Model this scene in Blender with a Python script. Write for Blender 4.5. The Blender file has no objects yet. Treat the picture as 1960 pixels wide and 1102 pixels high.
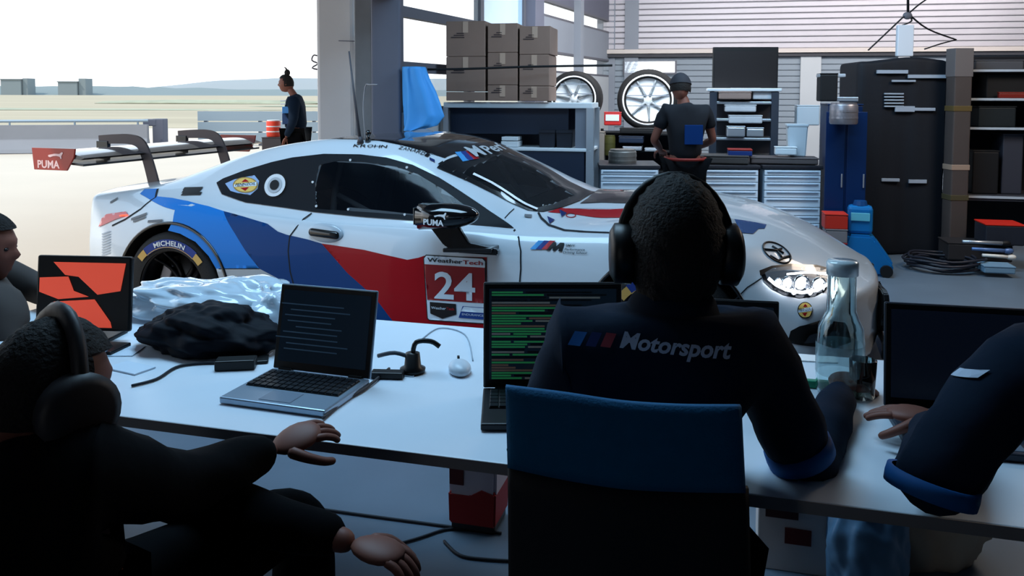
import bpy, bmesh, math, random
from mathutils import Vector, Matrix, geometry
from mathutils.bvhtree import BVHTree
C = bpy.context.scene.collection
R = math.radians
random.seed(7)

# ------------------------------------------------------------------ camera, sky, lights, exposure
F_PX, PITCH, ROLL, CAM_H = 1600.0, 0.06, 0.003, 1.52
CEN_Y = 180 + F_PX * math.tan(PITCH)
def ray(px, py):
    a, b = (px - 980) / F_PX, -(py - CEN_Y) / F_PX
    c, s = math.cos(ROLL), math.sin(ROLL)
    x = a * c - b * s; u = a * s + b * c
    c, s = math.cos(PITCH), math.sin(PITCH)
    return Vector((x, c + u * s, -s + u * c))
def P(px, py, Y):                      # point of the photograph at depth Y
    r = ray(px, py); return Vector((0, 0, CAM_H)) + r * (Y / r.y)
cam_d = bpy.data.cameras.new('camera'); cam = bpy.data.objects.new('camera', cam_d); C.objects.link(cam)
bpy.context.scene.camera = cam
cam.location = (0, 0, CAM_H)
cam_d.sensor_width = 36; cam_d.lens = 36 * F_PX / 1960
fw = Vector((0, math.cos(PITCH), -math.sin(PITCH)))
up0 = Vector((0, math.sin(PITCH), math.cos(PITCH))); ri0 = Vector((1, 0, 0))
c_, s_ = math.cos(ROLL), math.sin(ROLL)
ri = ri0 * c_ + up0 * s_; up = -ri0 * s_ + up0 * c_
cam.rotation_euler = Matrix((ri, up, -fw)).transposed().to_euler()
cam_d.shift_y = (CEN_Y - 551) / 1960
cam_d.clip_end = 5000; cam_d.clip_start = 0.05

sc = bpy.context.scene
sc.view_settings.view_transform = 'Standard'; sc.view_settings.look = 'None'
sc.view_settings.exposure = 0.0; sc.view_settings.gamma = 1; sc.view_settings.use_curve_mapping = False
w = bpy.data.worlds.new('sky'); sc.world = w; w.use_nodes = True
nt = w.node_tree; bg = nt.nodes['Background']
tc = nt.nodes.new('ShaderNodeTexCoord'); sx = nt.nodes.new('ShaderNodeSeparateXYZ'); cr = nt.nodes.new('ShaderNodeValToRGB')
nt.links.new(tc.outputs['Generated'], sx.inputs[0]); nt.links.new(sx.outputs['Z'], cr.inputs[0]); nt.links.new(cr.outputs[0], bg.inputs[0])
cr.color_ramp.elements[0].position = 0.0; cr.color_ramp.elements[0].color = (1, 1, 1, 1)
cr.color_ramp.elements[1].position = 0.6; cr.color_ramp.elements[1].color = (0.50, 0.74, 1, 1)
bg.inputs[1].default_value = 2.0

def light(name, kind, loc, energy, color, size=None, target=None):
    d = bpy.data.lights.new(name, kind); o = bpy.data.objects.new(name, d); C.objects.link(o)
    o.location = loc; d.energy = energy; d.color = color
    if kind == 'AREA':
        d.shape = 'RECTANGLE'; d.size, d.size_y = size
    if target is not None:
        o.rotation_euler = (Vector(target) - Vector(loc)).to_track_quat('-Z', 'Y').to_euler()
    return o
s = light('sun', 'SUN', (-10, 10, 20), 3.2, (1, 0.93, 0.82), target=(-2, -8, 0)); s.data.angle = R(1)
s.rotation_euler = Vector((0.55, 0.30, -0.78)).to_track_quat('-Z', 'Y').to_euler()

# ------------------------------------------------------------------ materials
def lin(c):
    def f(v):
        v /= 255.0
        return v / 12.92 if v <= 0.04045 else ((v + 0.055) / 1.055) ** 2.4
    return (f(c[0]), f(c[1]), f(c[2]), 1)
_m = {}
def M(name, rgb, rough=0.5, metal=0.0, noise=0.0, scale=20.0, bump=0.0, bscale=60.0, coat=0.0, spec=0.3, emit=None, estr=0.0, alpha=1.0, trans=0.0, stretch=None):
    if name in _m: return _m[name]
    m = bpy.data.materials.new(name); m.use_nodes = True; _m[name] = m
    t = m.node_tree; b = t.nodes['Principled BSDF']
    b.inputs['Base Color'].default_value = lin(rgb); b.inputs['Roughness'].default_value = rough
    b.inputs['Metallic'].default_value = metal; b.inputs['Coat Weight'].default_value = coat; b.inputs['Coat Roughness'].default_value = 0.04
    b.inputs['Specular IOR Level'].default_value = spec
    b.inputs['Alpha'].default_value = alpha; b.inputs['Transmission Weight'].default_value = trans
    if emit: b.inputs['Emission Color'].default_value = lin(emit); b.inputs['Emission Strength'].default_value = estr
    tcn = t.nodes.new('ShaderNodeTexCoord'); mp = t.nodes.new('ShaderNodeMapping'); t.links.new(tcn.outputs['Object'], mp.inputs[0])
    if stretch: mp.inputs['Scale'].default_value = stretch
    if noise > 0:
        n = t.nodes.new('ShaderNodeTexNoise'); n.inputs['Scale'].default_value = scale; n.inputs['Detail'].default_value = 6
        t.links.new(mp.outputs[0], n.inputs['Vector'])
        mx = t.nodes.new('ShaderNodeMix'); mx.data_type = 'RGBA'
        c = lin(rgb); lo = tuple(max(0, v * (1 - noise)) for v in c[:3]) + (1,); hi = tuple(min(1, v * (1 + noise)) for v in c[:3]) + (1,)
        mx.inputs[6].default_value = lo; mx.inputs[7].default_value = hi
        t.links.new(n.outputs['Fac'], mx.inputs[0]); t.links.new(mx.outputs[2], b.inputs['Base Color'])
    if bump > 0:
        n2 = t.nodes.new('ShaderNodeTexNoise'); n2.inputs['Scale'].default_value = bscale; n2.inputs['Detail'].default_value = 4
        t.links.new(mp.outputs[0], n2.inputs['Vector'])
        bp = t.nodes.new('ShaderNodeBump'); bp.inputs['Strength'].default_value = bump; bp.inputs['Distance'].default_value = 0.01
        t.links.new(n2.outputs['Fac'], bp.inputs['Height']); t.links.new(bp.outputs[0], b.inputs['Normal'])
    return m

# ------------------------------------------------------------------ object helpers
def obj(name, bm, mat, parent=None, smooth=False, mats=None):
    me = bpy.data.meshes.new(name); bm.normal_update(); bm.to_mesh(me); bm.free()
    for m in (mats or [mat]): me.materials.append(m)
    if smooth:
        for p in me.polygons: p.use_smooth = True
    o = bpy.data.objects.new(name, me); C.objects.link(o)
    if parent: o.parent = parent
    return o
def auto(o, ang=35):                    # smooth shading with sharp edges kept
    me = o.data; bm = bmesh.new(); bm.from_mesh(me)
    for f in bm.faces: f.smooth = True
    for e in bm.edges:
        if len(e.link_faces) == 2 and e.calc_face_angle(0) > R(ang): e.smooth = False
    bm.to_mesh(me); bm.free(); return o
def tag(o, label=None, cat=None, group=None, kind=None):
    if label: o['label'] = label
    if cat: o['category'] = cat
    if group: o['group'] = group
    if kind: o['kind'] = kind
    return o
def thing(name, label, cat, loc=(0, 0, 0), rz=0, group=None):
    o = bpy.data.objects.new(name, None); C.objects.link(o); o.empty_display_size = 0.1
    o.location = loc; o.rotation_euler = (0, 0, rz); return tag(o, label, cat, group)
def kids(o): return [c for c in bpy.data.objects if c.parent == o]
def dup(o, parent=None):
    c = o.copy(); C.objects.link(c); c.parent = parent
    for ch in kids(o): dup(ch, c)
    return c
def T(loc=(0, 0, 0), rot=(0, 0, 0), sc_=(1, 1, 1)):
    from mathutils import Euler
    return Matrix.Translation(loc) @ Euler(rot).to_matrix().to_4x4() @ Matrix.Diagonal((*sc_, 1))
def nb(): return bmesh.new()
def box(bm, c, s, rot=(0, 0, 0), bev=0.0, seg=2, mi=0):
    r = bmesh.ops.create_cube(bm, size=1, matrix=T(c, rot, s)); vs = r['verts']
    fs = set(f for v in vs for f in v.link_faces)
    if bev > 0:
        es = list(set(e for v in vs for e in v.link_edges))
        rr = bmesh.ops.bevel(bm, geom=es, offset=bev, segments=seg, affect='EDGES', profile=0.5)
        fs = set(rr['faces']) | set(f for f in fs if f.is_valid)
    for f in fs: f.material_index = mi
    return bm
def cyl(bm, a, b, r1, r2=None, n=16, mi=0, caps=True):
    a, b = Vector(a), Vector(b); d = b - a; r2 = r1 if r2 is None else r2
    q = d.to_track_quat('Z', 'Y').to_matrix().to_4x4()
    r = bmesh.ops.create_cone(bm, cap_ends=caps, segments=n, radius1=max(r1, 1e-4), radius2=max(r2, 1e-4), depth=d.length, matrix=Matrix.Translation((a + b) / 2) @ q)
    for f in set(f for v in r['verts'] for f in v.link_faces): f.material_index = mi
    return bm
def ball(bm, c, r, s=(1, 1, 1), rot=(0, 0, 0), u=20, v=14, mi=0):
    rr = bmesh.ops.create_uvsphere(bm, u_segments=u, v_segments=v, radius=r, matrix=T(c, rot, s))
    for f in set(f for x in rr['verts'] for f in x.link_faces): f.material_index = mi
    return rr['verts']
def catmull(pts, n):
    pts = [Vector(p) for p in pts]; out = []
    for i in range(len(pts) - 1):
        p0 = pts[max(i - 1, 0)]; p1 = pts[i]; p2 = pts[i + 1]; p3 = pts[min(i + 2, len(pts) - 1)]
        for k in range(n):
            t = k / n
            out.append(0.5 * ((2 * p1) + (p2 - p0) * t + (2 * p0 - 5 * p1 + 4 * p2 - p3) * t * t + (3 * p1 - p0 - 3 * p2 + p3) * t ** 3))
    out.append(pts[-1]); return out
def tube(bm, pts, r, n=8, smooth=0, closed=False, flat=1.0, mi=0):
    pts = catmull(pts, smooth) if smooth else [Vector(p) for p in pts]
    rr = r if isinstance(r, (list, tuple)) else None
    rings = []; prev = None; m = len(pts)
    for i, p in enumerate(pts):
        d = (pts[(i + 1) % m] - pts[i - 1]) if closed else (pts[min(i + 1, m - 1)] - pts[max(i - 1, 0)])
        d.normalize()
        if prev is None:
            u = d.orthogonal().normalized() if abs(d.z) > 0.95 else Vector((0, 0, 1)).cross(d).normalized()
        else: u = (prev - d * prev.dot(d)).normalized()
        prev = u; v = d.cross(u)
        k = r if rr is None else rr[0] + (rr[1] - rr[0]) * i / (m - 1)
        rings.append([bm.verts.new(p + (u * math.cos(a) + v * math.sin(a) * flat) * k) for a in [2 * math.pi * j / n for j in range(n)]])
    for i in range(m if closed else m - 1):
        A, B = rings[i], rings[(i + 1) % m]
        for j in range(n):
            bm.faces.new((A[j], A[(j + 1) % n], B[(j + 1) % n], B[j])).material_index = mi
    if not closed:
        bm.faces.new(rings[0][::-1]).material_index = mi; bm.faces.new(rings[-1]).material_index = mi
    return bm
def lathe(bm, prof, n=32, mat=None, mi=0):     # profile of (r, z)
    mat = mat or Matrix.Identity(4); rings = []
    for r, z in prof:
        if r < 1e-5: rings.append([bm.verts.new(mat @ Vector((0, 0, z)))])
        else: rings.append([bm.verts.new(mat @ Vector((r * math.cos(2 * math.pi * j / n), r * math.sin(2 * math.pi * j / n), z))) for j in range(n)])
    for A, B in zip(rings, rings[1:]):
        for j in range(n):
            k = (j + 1) % n
            if len(A) == 1 and len(B) == 1: continue
            if len(A) == 1: f = bm.faces.new((A[0], B[k], B[j]))
            elif len(B) == 1: f = bm.faces.new((A[j], A[k], B[0]))
            else: f = bm.faces.new((A[j], A[k], B[k], B[j]))
            f.material_index = mi
    return bm
def prism(bm, poly, mat, depth, bev=0.0, mi=0):   # poly (x, y) in a plane, extruded along local z, both caps
    a = [bm.verts.new(mat @ Vector((x, y, 0))) for x, y in poly]; b = [bm.verts.new(mat @ Vector((x, y, depth))) for x, y in poly]
    n = len(poly); fs = [bm.faces.new(a[::-1]), bm.faces.new(b)]
    for i in range(n): fs.append(bm.faces.new((a[i], a[(i + 1) % n], b[(i + 1) % n], b[i])))
    for f in fs: f.material_index = mi
    bmesh.ops.recalc_face_normals(bm, faces=fs)
    if bev: bmesh.ops.bevel(bm, geom=list(set(e for f in fs for e in f.edges)), offset=bev, segments=2, affect='EDGES')
    return bm
def bake(o, *mods):                    # apply modifiers to a mesh object, keep as plain mesh
    for kind, kw in mods:
        m = o.modifiers.new(kind.lower(), kind)
        for k, v in kw.items(): setattr(m, k, v)
    dg = bpy.context.evaluated_depsgraph_get(); dg.update()
    me = bpy.data.meshes.new_from_object(o.evaluated_get(dg)); o.modifiers.clear()
    old = o.data; o.data = me; bpy.data.meshes.remove(old); return o
def text_mesh(s, size, extrude=0.0, shear=0.0, bold=0.0, align='LEFT', space=1.0):
    cu = bpy.data.curves.new('lettering', 'FONT'); cu.body = s; cu.size = size; cu.extrude = extrude; cu.shear = shear; cu.offset = bold
    cu.align_x = align; cu.space_character = space; cu.resolution_u = 3
    o = bpy.data.objects.new('lettering', cu); C.objects.link(o)
    dg = bpy.context.evaluated_depsgraph_get(); dg.update()
    me = bpy.data.meshes.new_from_object(o.evaluated_get(dg)); bpy.data.objects.remove(o); bpy.data.curves.remove(cu)
    return me
def text_obj(name, s, size, mat, parent, mtx, **k):
    me = text_mesh(s, size, **k); me.name = name; me.transform(mtx); me.materials.clear(); me.materials.append(mat)
    o = bpy.data.objects.new(name, me); C.objects.link(o); o.parent = parent; return o
def frame_mtx(o, xdir, ydir):            # plane basis: local x, y axes and origin
    x = Vector(xdir).normalized(); y = Vector(ydir); y = (y - x * y.dot(x)).normalized(); z = x.cross(y)
    m = Matrix((x, y, z)).transposed().to_4x4(); m.translation = Vector(o); return m
# ------------------------------------------------------------------ room lights (unseen area lights at ceiling height, some added as fill)
light('unseen_bay_light', 'AREA', (-.9, 3.4, 3.4), 112, (0.44, 0.73, 1.0), (2.6, 1.2), (-.7, 3.6, 0))
light('unseen_bay_light', 'AREA', (2.0, 6.3, 3.4), 105, (0.50, 0.76, 1.0), (2.4, .8), (2.1, 7.7, .3))  # unseen light added to brighten the drawer cabinets
light('unseen_bay_light', 'AREA', (4.6, 10.0, 3.45), 270, (1.0, 0.96, 0.95), (6.0, 1.0), (4.4, 12.4, 2.0))  # unseen light added to lift the back wall
light('unseen_bay_light', 'AREA', (4.6, 5.4, 3.3), 80, (1.0, 0.82, 0.66), (1.6, 1.0), (3.9, 5.4, 0.0))
# ------------------------------------------------------------------ the garage bay
def struct(o): o['kind'] = 'structure'; return o
W0 = Vector((-.94, 7.1, 0)); WD = Vector((.36, .933, 0)); WN = Vector((-.933, .36, 0))   # glazed side wall, its direction and outward side
C0 = Vector((1.57, 13.6, 0)); BD = Vector((math.cos(R(12)), -math.sin(R(12)), 0)); BN = Vector((BD.y, -BD.x, 0)) * 1
BN = Vector((-BD.y, BD.x, 0)); BN = BN if BN.y > 0 else -BN
concrete = M('floor_concrete', (92, 106, 120), .32, noise=.25, scale=1.6, bump=.04, bscale=12)
b = nb(); A_ = W0 - WD * 12
fl = [A_, Vector((9, A_.y, 0)), Vector((9, 13, 0)), C0 + BD * 8, C0]
vs = [b.verts.new((p.x, p.y, 0)) for p in (A_, Vector((9, A_.y)), Vector((9, 11.5)), C0)]; b.faces.new(vs)
r_ = bmesh.ops.extrude_face_region(b, geom=b.faces[:]); bmesh.ops.translate(b, verts=[v for v in r_['geom'] if isinstance(v, bmesh.types.BMVert)], vec=(0, 0, -.1))
bmesh.ops.recalc_face_normals(b, faces=b.faces); struct(obj('floor', b, concrete))
def wallbox(name, o, d, t0, t1, z0, z1, th, nrm, mat, off=0.0, parent=None, bev=0):
    """box along direction d from t0 to t1, thickness th towards nrm"""
    a = o + d * ((t0 + t1) / 2) + nrm * (th / 2 + off); b = nb()
    box(b, (0, 0, 0), (t1 - t0, th, z1 - z0), bev=bev)
    m = frame_mtx((a.x, a.y, (z0 + z1) / 2), d, (nrm.x, nrm.y, 0))
    b.transform(m); o_ = obj(name, b, mat, parent); return o_
grey = M('wall_grey', (134, 140, 150), .7, noise=.06, scale=2); dgrey = M('column_grey', (96, 98, 112), .6, noise=.08, scale=3)
steel = M('frame_grey', (92, 92, 100), .5); pale = M('panel_pale', (176, 180, 184), .6, noise=.05, scale=2)
# ceiling with purlins
b = nb(); box(b, (2.6, 5, 3.66), (14.5, 19, .12)); struct(obj('ceiling', b, grey))
# front and right walls (behind and beside the camera)
b = nb(); box(b, (2.6, -4.2, 1.8), (14, .15, 3.6)); struct(obj('wall_front', b, dgrey))
b = nb(); box(b, (9, 4, 1.8), (.15, 17, 3.6)); struct(obj('wall_right', b, dgrey))
# left side: near jamb, opening with lintel, columns, glazed wall
struct(wallbox('wall_left', W0, WD, -12, -5.3, 0, 3.6, .2, WN, dgrey))
struct(wallbox('trim_1', W0, WD, -5.3, .05, 2.325, 3.6, .25, WN, M('lintel_dark', (40, 40, 48), .6)))
b = nb(); box(b, (-1.635, 7.95, 1.8), (.34, .42, 3.6), bev=.03); struct(obj('trim_2', b, M('pillar_white', (205, 203, 205), .7, noise=.05, scale=3)))
b = nb(); box(b, (-1.30, 7.42, 1.8), (.15, .2, 3.6), bev=.01); box(b, (-1.215, 7.50, 1.8), (.03, .2, 3.6)); struct(obj('trim_3', b, M('jamb_grey', (120, 122, 126), .7, noise=.12, scale=9)))
b = nb(); box(b, (-1.06, 7.12, 1.8), (.245, .2, 3.6), bev=.02, seg=3); struct(obj('trim_4', b, dgrey))
b = nb(); tube(b, [(-1.80, 7.9, 1.86), (-1.86, 7.88, 1.88), (-1.88, 7.88, 1.83), (-1.83, 7.9, 1.80), (-1.88, 7.88, 1.76), (-1.80, 7.9, 1.74)], .008, 6, 3)
tag(obj('hook', b, steel), 'small dark metal hook on the edge of the white outdoor pillar', 'hook')
b = nb(); tube(b, [P(648, 78, 7.7), P(682, 79, 7.7)], .004, 6); obj('joint_line', b, dgrey, bpy.data.objects['trim_2'])
TL = 3.05
win = lambda n, t0, t1, z0, z1: None
gl = M('window_glass', (235, 245, 250), .02, alpha=.10)
def window(n, t0, t1, z0, z1, fr=.045, tint=None):
    f = wallbox('window_%d' % n, W0, WD, t0, t1, z1 - fr, z1, .08, WN, steel)
    for (a0, a1, c0, c1) in ((t0, t1, z0, z0 + fr), (t0, t0 + fr, z0 + fr, z1 - fr), (t1 - fr, t1, z0 + fr, z1 - fr)):
        wallbox('window_frame', W0, WD, a0, a1, c0, c1, .08, WN, steel, parent=f)
    wallbox('window_pane', W0, WD, t0 + fr, t1 - fr, z0 + fr, z1 - fr, .008, WN, tint or gl, off=.03, parent=f)
    return struct(f)
wallbox('wall_left_sill', W0, WD, 0, TL, 0, 1.36, .14, WN, pale); struct(bpy.data.objects['wall_left_sill']); bpy.data.objects['wall_left_sill'].name = 'wall_left'
window(1, 0, 1.5, 1.36, 1.75); window(2, 1.5, TL, 1.36, 1.75)
window(3, 0, 1.5, 1.75, 2.22); window(4, 1.5, TL, 1.75, 2.22)
window(5, 0, 1.75, 2.22, 3.5); window(6, 1.75, TL, 2.22, 3.5, tint=M('window_blue', (170, 205, 235), .1, alpha=.55))
struct(wallbox('trim_5', W0, WD, TL, TL + .32, 0, 3.6, .2, WN, dgrey, off=-.12))
struct(wallbox('wall_left', W0, WD, TL + .32, 7.15, 0, 1.80, .14, WN, pale)); struct(wallbox('wall_left', W0, WD, TL + .32, 7.15, 2.08, 2.5, .14, WN, grey)); struct(wallbox('wall_left', W0, WD, TL + .32, 7.15, 2.72, 3.6, .14, WN, dgrey))
window(7, TL + .32, 7.0, 1.80, 2.08, .03); window(8, TL + .32, 7.0, 2.5, 2.72, .03)
for t in (5.0, 6.95): struct(wallbox('trim_6', W0, WD, t, t + .16, 0, 3.6, .10, WN, grey, off=-.10))
# back wall: roller shutter slats, beam, panel boards
wb = wallbox('wall_back', C0, BD, -.2, 8.2, 0, 3.6, .15, BN, grey); struct(wb)
sl_m = M('shutter_slat', (178, 174, 180), .45, .2, noise=.06, scale=2); bd_m = M('wall_board', (132, 142, 152), .6, noise=.06, scale=2)
def slats(name, z0, z1, pitch, mat, par, depth):
    n = int((z1 - z0) / pitch); first = None
    for k in range(n):
        z = z0 + (k + .5) * pitch
        if first is None:
            b = nb(); box(b, (0, 0, 0), (8.2, depth, pitch * .93), bev=.012, seg=2)
            b.transform(frame_mtx((0, 0, 0), BD, BN)); first = obj(name, b, mat, par); o = first
        else: o = first.copy(); C.objects.link(o); o.parent = par
        a = C0 + BD * 4.0 - BN * (depth / 2); o.location = (a.x, a.y, z)
slats('shutter_slat', 2.24, 3.5, .0905, sl_m, wb, .03)
slats('wall_board', 0.0, 2.12, .0905, bd_m, wb, .014)
struct(wallbox('beam_shadow_strip', C0, BD, -.1, 8.1, 2.115, 2.165, .10, -BN, M('beam_shadow', (58, 58, 64), .6))); struct(wallbox('trim_8', C0, BD, -.1, 8.1, 2.17, 2.235, .14, -BN, M('beam_light', (196, 186, 180), .4)))  # dark lower strip puts the shadow under the pale beam into colour
for t, wd, z1, m_ in ((.25, .22, 3.6, grey), (2.95, .30, 2.12, pale), (4.35, .16, 2.12, pale)):
    struct(wallbox('trim_9', C0, BD, t, t + wd, 0, z1, .06, -BN, m_))
def back_t(px): # distance along back wall seen at column px
    k = (px - 980) / 1600; return (k * C0.y - C0.x) / (BD.x - k * BD.y)
t0, t1 = back_t(1195), back_t(1290)
dw = wallbox('window_9', C0, BD, t0 - .03, t1 + .03, 1.84, 2.06, .05, -BN, steel); struct(dw)
wallbox('window_pane', C0, BD, t0, t1, 1.87, 2.045, .06, -BN, M('daylit_pane', (240, 248, 252), .3, emit=(235, 245, 255), estr=1.6), parent=dw)
ex = thing('exit_sign', 'small green emergency exit sign above the bright window band', 'sign', C0 + BD * back_t(1240) - BN * .1 + Vector((0, 0, 2.19)), -R(12))
b = nb(); box(b, (0, 0, 0), (.28, .06, .04), bev=.004); obj('housing', b, pale, ex); b = nb(); box(b, (0, -.032, -.004), (.26, .006, .028)); obj('lit_face', b, M('exit_green', (60, 220, 190), .4, emit=(40, 215, 180), estr=1.3), ex)

# ------------------------------------------------------------------ outdoors
ap = M('apron_concrete', (190, 174, 156), .8, noise=.07, scale=.5, bump=.05)
b = nb(); pts = [(-120, -30), (-2.6 + .0, -30)]
q1 = W0 - WD * 40; vs = [b.verts.new(p) for p in ((-200, q1.y, -.008), (q1.x, q1.y, -.008), (W0.x + WD.x * 40, W0.y + WD.y * 40, -.008), (-200, W0.y + WD.y * 40, -.008))]
b.faces.new(vs); bmesh.ops.recalc_face_normals(b, faces=b.faces)
o = obj('apron', b, ap); tag(o, 'pale sunlit concrete apron outside the garage opening', 'ground'); o['kind'] = 'structure'
b = nb(); vs = [b.verts.new(p) for p in ((-1500, 47, .0), (900, 30, .0), (900, 900, 0), (-1500, 900, .0))]; b.faces.new(vs)
o = struct(obj('field', b, M('dry_grass', (160, 146, 122), .95, noise=.30, scale=.03, stretch=(1, 6, 1))));
rng = random.Random(3)
# tyre marks and low scrub bands on the field
for k, (x0, x1, y, dz) in enumerate(((-60, -25, 120, .5), (-110, -20, 75, .12), (-30, 10, 95, .2))):
    b = nb(); ball(b, ((x0 + x1) / 2, y, 0), 1, ((x1 - x0) / 2, 3, dz), u=24, v=8)
    for v in b.verts: v.co.z += rng.random() * dz * .3
    tag(obj('scrub_bank', b, M('scrub', (150, 150, 128), .95, noise=.3, scale=.4)), ['low dark scrub bank in the middle of the far field', 'long thin scrub bank at the left of the field', 'small scrub bank furthest right in the field'][k], 'bush')
def rail_y(x): return 23.5 + (x + 9.5) * .9
bar = thing('concrete_barrier', 'long grey concrete pit wall with a metal rail on its top', 'barrier', (-11.2, 21.4, 0), math.atan2(3, 2.7) * .28)
b = nb(); prism(b, [(-.35, 0), (.35, 0), (.30, .10), (.12, .34), (.10, .70), (-.10, .70), (-.12, .34), (-.30, .10)], T((-8, 0, 0), (R(90), 0, R(90))), 9.75, .01)
obj('wall_block', b, M('barrier_concrete', (132, 131, 134), .8, noise=.08, scale=2), bar)
b = nb(); cyl(b, (-8, 0, .80), (1.75, 0, .80), .035, n=10)
for k in range(7): cyl(b, (-7.5 + k * 1.5, 0, .68), (-7.5 + k * 1.5, 0, .80), .025, n=8)
obj('top_rail', b, M('rail_metal', (136, 150, 160), .4, .5), bar)
pst = nb(); box(pst, (0, 0, .42), (.30, .3, .84), bev=.02); box(pst, (-.22, 0, .74), (.35, .32, .18), bev=.02)
o = tag(obj('barrier_post', pst, M('post_dark', (84, 86, 98), .6)), 'dark square post at the right end of the concrete pit wall', 'post'); o.location = (-9.35, 22.2, 0)
gd = thing('guard_rail', 'horizontal metal crash barrier rails beyond the rear wing', 'barrier', (-5.9, 24.4, 0), R(4))
for k in range(3):
    b = nb(); prism(b, [(0, -.14), (.04, -.10), (.04, -.05), (0, -.01), (0, .01), (.04, .05), (.04, .10), (0, .14), (-.01, .14), (-.01, -.14)], T((-3.2, 0, .24 + k * .31), (R(90), 0, R(90))), 8.4)
    obj('rail', b, M('rail_metal', (136, 150, 160), .4, .5), gd)
for k in range(6): b = nb(); box(b, (-3 + k * 1.55, .12, .5), (.09, .14, 1.0)); obj('post', b, steel, gd)
# haze coloured hills, tree belt, far buildings
def hill(name, Y, x0, x1, hfun, mat, label, cat):
    b = nb(); n = 70; rows = []
    for i in range(n + 1):
        x = x0 + (x1 - x0) * i / n; h = hfun(x)
        rows.append([b.verts.new((x, Y + dy, h * k)) for dy, k in ((-60, 0), (-30, .6), (0, 1), (60, .7), (120, 0))])
    for A, B in zip(rows, rows[1:]):
        for j in range(4): b.faces.new((A[j], B[j], B[j + 1], A[j + 1]))
    bmesh.ops.recalc_face_normals(b, faces=b.faces)
    return tag(obj(name, b, mat, smooth=True), label, cat)
nz = lambda x, s, k: math.sin(x / s + k) * .5 + math.sin(x / s * 2.3 + k * 2) * .3 + math.sin(x / s * 5.1 + k * 3) * .2
def sst_(a, b, x): t = min(1, max(0, (x - a) / (b - a))); return t * t * (3 - 2 * t)
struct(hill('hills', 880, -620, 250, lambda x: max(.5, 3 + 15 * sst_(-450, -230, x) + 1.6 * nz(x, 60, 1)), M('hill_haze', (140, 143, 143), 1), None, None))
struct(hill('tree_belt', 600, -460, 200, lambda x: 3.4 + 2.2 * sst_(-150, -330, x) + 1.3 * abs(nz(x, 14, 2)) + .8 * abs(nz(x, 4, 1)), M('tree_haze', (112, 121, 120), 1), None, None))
for k, (px0, px1, ytop, tx0, tx1, ty) in enumerate(((14, 52, 156, 53, 62, 153), (122, 158, 160, 159, 172, 153))):
    Y = 540; x0, x1 = (px0 - 980) / 1600 * Y, (px1 - 980) / 1600 * Y; h = CAM_H + (180 - ytop) / 1600 * Y; u0, u1 = (tx0 - 980) / 1600 * Y, (tx1 - 980) / 1600 * Y; h2 = CAM_H + (180 - ty) / 1600 * Y
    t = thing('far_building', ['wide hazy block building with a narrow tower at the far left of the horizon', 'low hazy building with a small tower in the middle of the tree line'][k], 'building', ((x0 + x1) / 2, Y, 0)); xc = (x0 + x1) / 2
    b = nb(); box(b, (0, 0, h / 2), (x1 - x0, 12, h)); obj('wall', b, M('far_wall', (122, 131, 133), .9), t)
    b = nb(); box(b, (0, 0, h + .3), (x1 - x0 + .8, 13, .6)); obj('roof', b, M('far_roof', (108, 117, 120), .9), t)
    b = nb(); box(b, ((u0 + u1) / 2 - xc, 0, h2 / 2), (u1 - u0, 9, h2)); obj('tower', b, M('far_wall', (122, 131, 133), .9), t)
# ------------------------------------------------------------------ the race car
CAR_LOC = Vector((-1.6, 5.85, 0)); CAR_YAW = -0.322
car_m = Matrix.Translation(CAR_LOC) @ Matrix.Rotation(CAR_YAW, 4, 'Z'); car_i = car_m.inverted()
car = thing('race_car', 'white, blue and red liveried racing coupe with lit headlamps and a tall rear wing', 'car', CAR_LOC, CAR_YAW)
white = M('car_white', (192, 200, 208), 0.3, coat=0.7, noise=0.03, scale=3)
black = M('car_black', (9, 10, 13), 0.3, coat=0.8)
carbon = M('carbon', (16, 17, 20), 0.35, coat=0.6, noise=0.4, scale=180)
lblue = M('livery_light_blue', (28, 112, 190), 0.42, coat=0.10, spec=.10); dblue = M('livery_dark_blue', (0, 54, 108), 0.42, coat=0.10, spec=.10)
red = M('livery_red', (150, 8, 22), 0.42, coat=0.10, spec=.10); silver = M('livery_silver', (150, 156, 162), 0.35, coat=0.8)
def interp(tab, x):
    xs = [t[0] for t in tab]
    if x <= xs[0]: return tab[0][1]
    if x >= xs[-1]: return tab[-1][1]
    i = max(k for k in range(len(xs)) if xs[k] <= x); i = min(i, len(xs) - 2)
    x0, x1 = xs[i], xs[i + 1]; y0, y1 = tab[i][1], tab[i + 1][1]
    def m(k):
        if k <= 0 or k >= len(xs) - 1: return (tab[min(k + 1, len(xs) - 1)][1] - tab[max(k - 1, 0)][1]) / max(1e-6, xs[min(k + 1, len(xs) - 1)] - xs[max(k - 1, 0)])
        a = (tab[k][1] - tab[k - 1][1]) / (xs[k] - xs[k - 1]); b = (tab[k + 1][1] - tab[k][1]) / (xs[k + 1] - xs[k])
        return 0 if a * b <= 0 else 2 * a * b / (a + b)
    h = x1 - x0; t = (x - x0) / h; m0, m1 = m(i) * h, m(i + 1) * h
    return (2 * t ** 3 - 3 * t * t + 1) * y0 + (t ** 3 - 2 * t * t + t) * m0 + (-2 * t ** 3 + 3 * t * t) * y1 + (t ** 3 - t * t) * m1
XR, XF = -0.13, 2.81                     # axles
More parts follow.
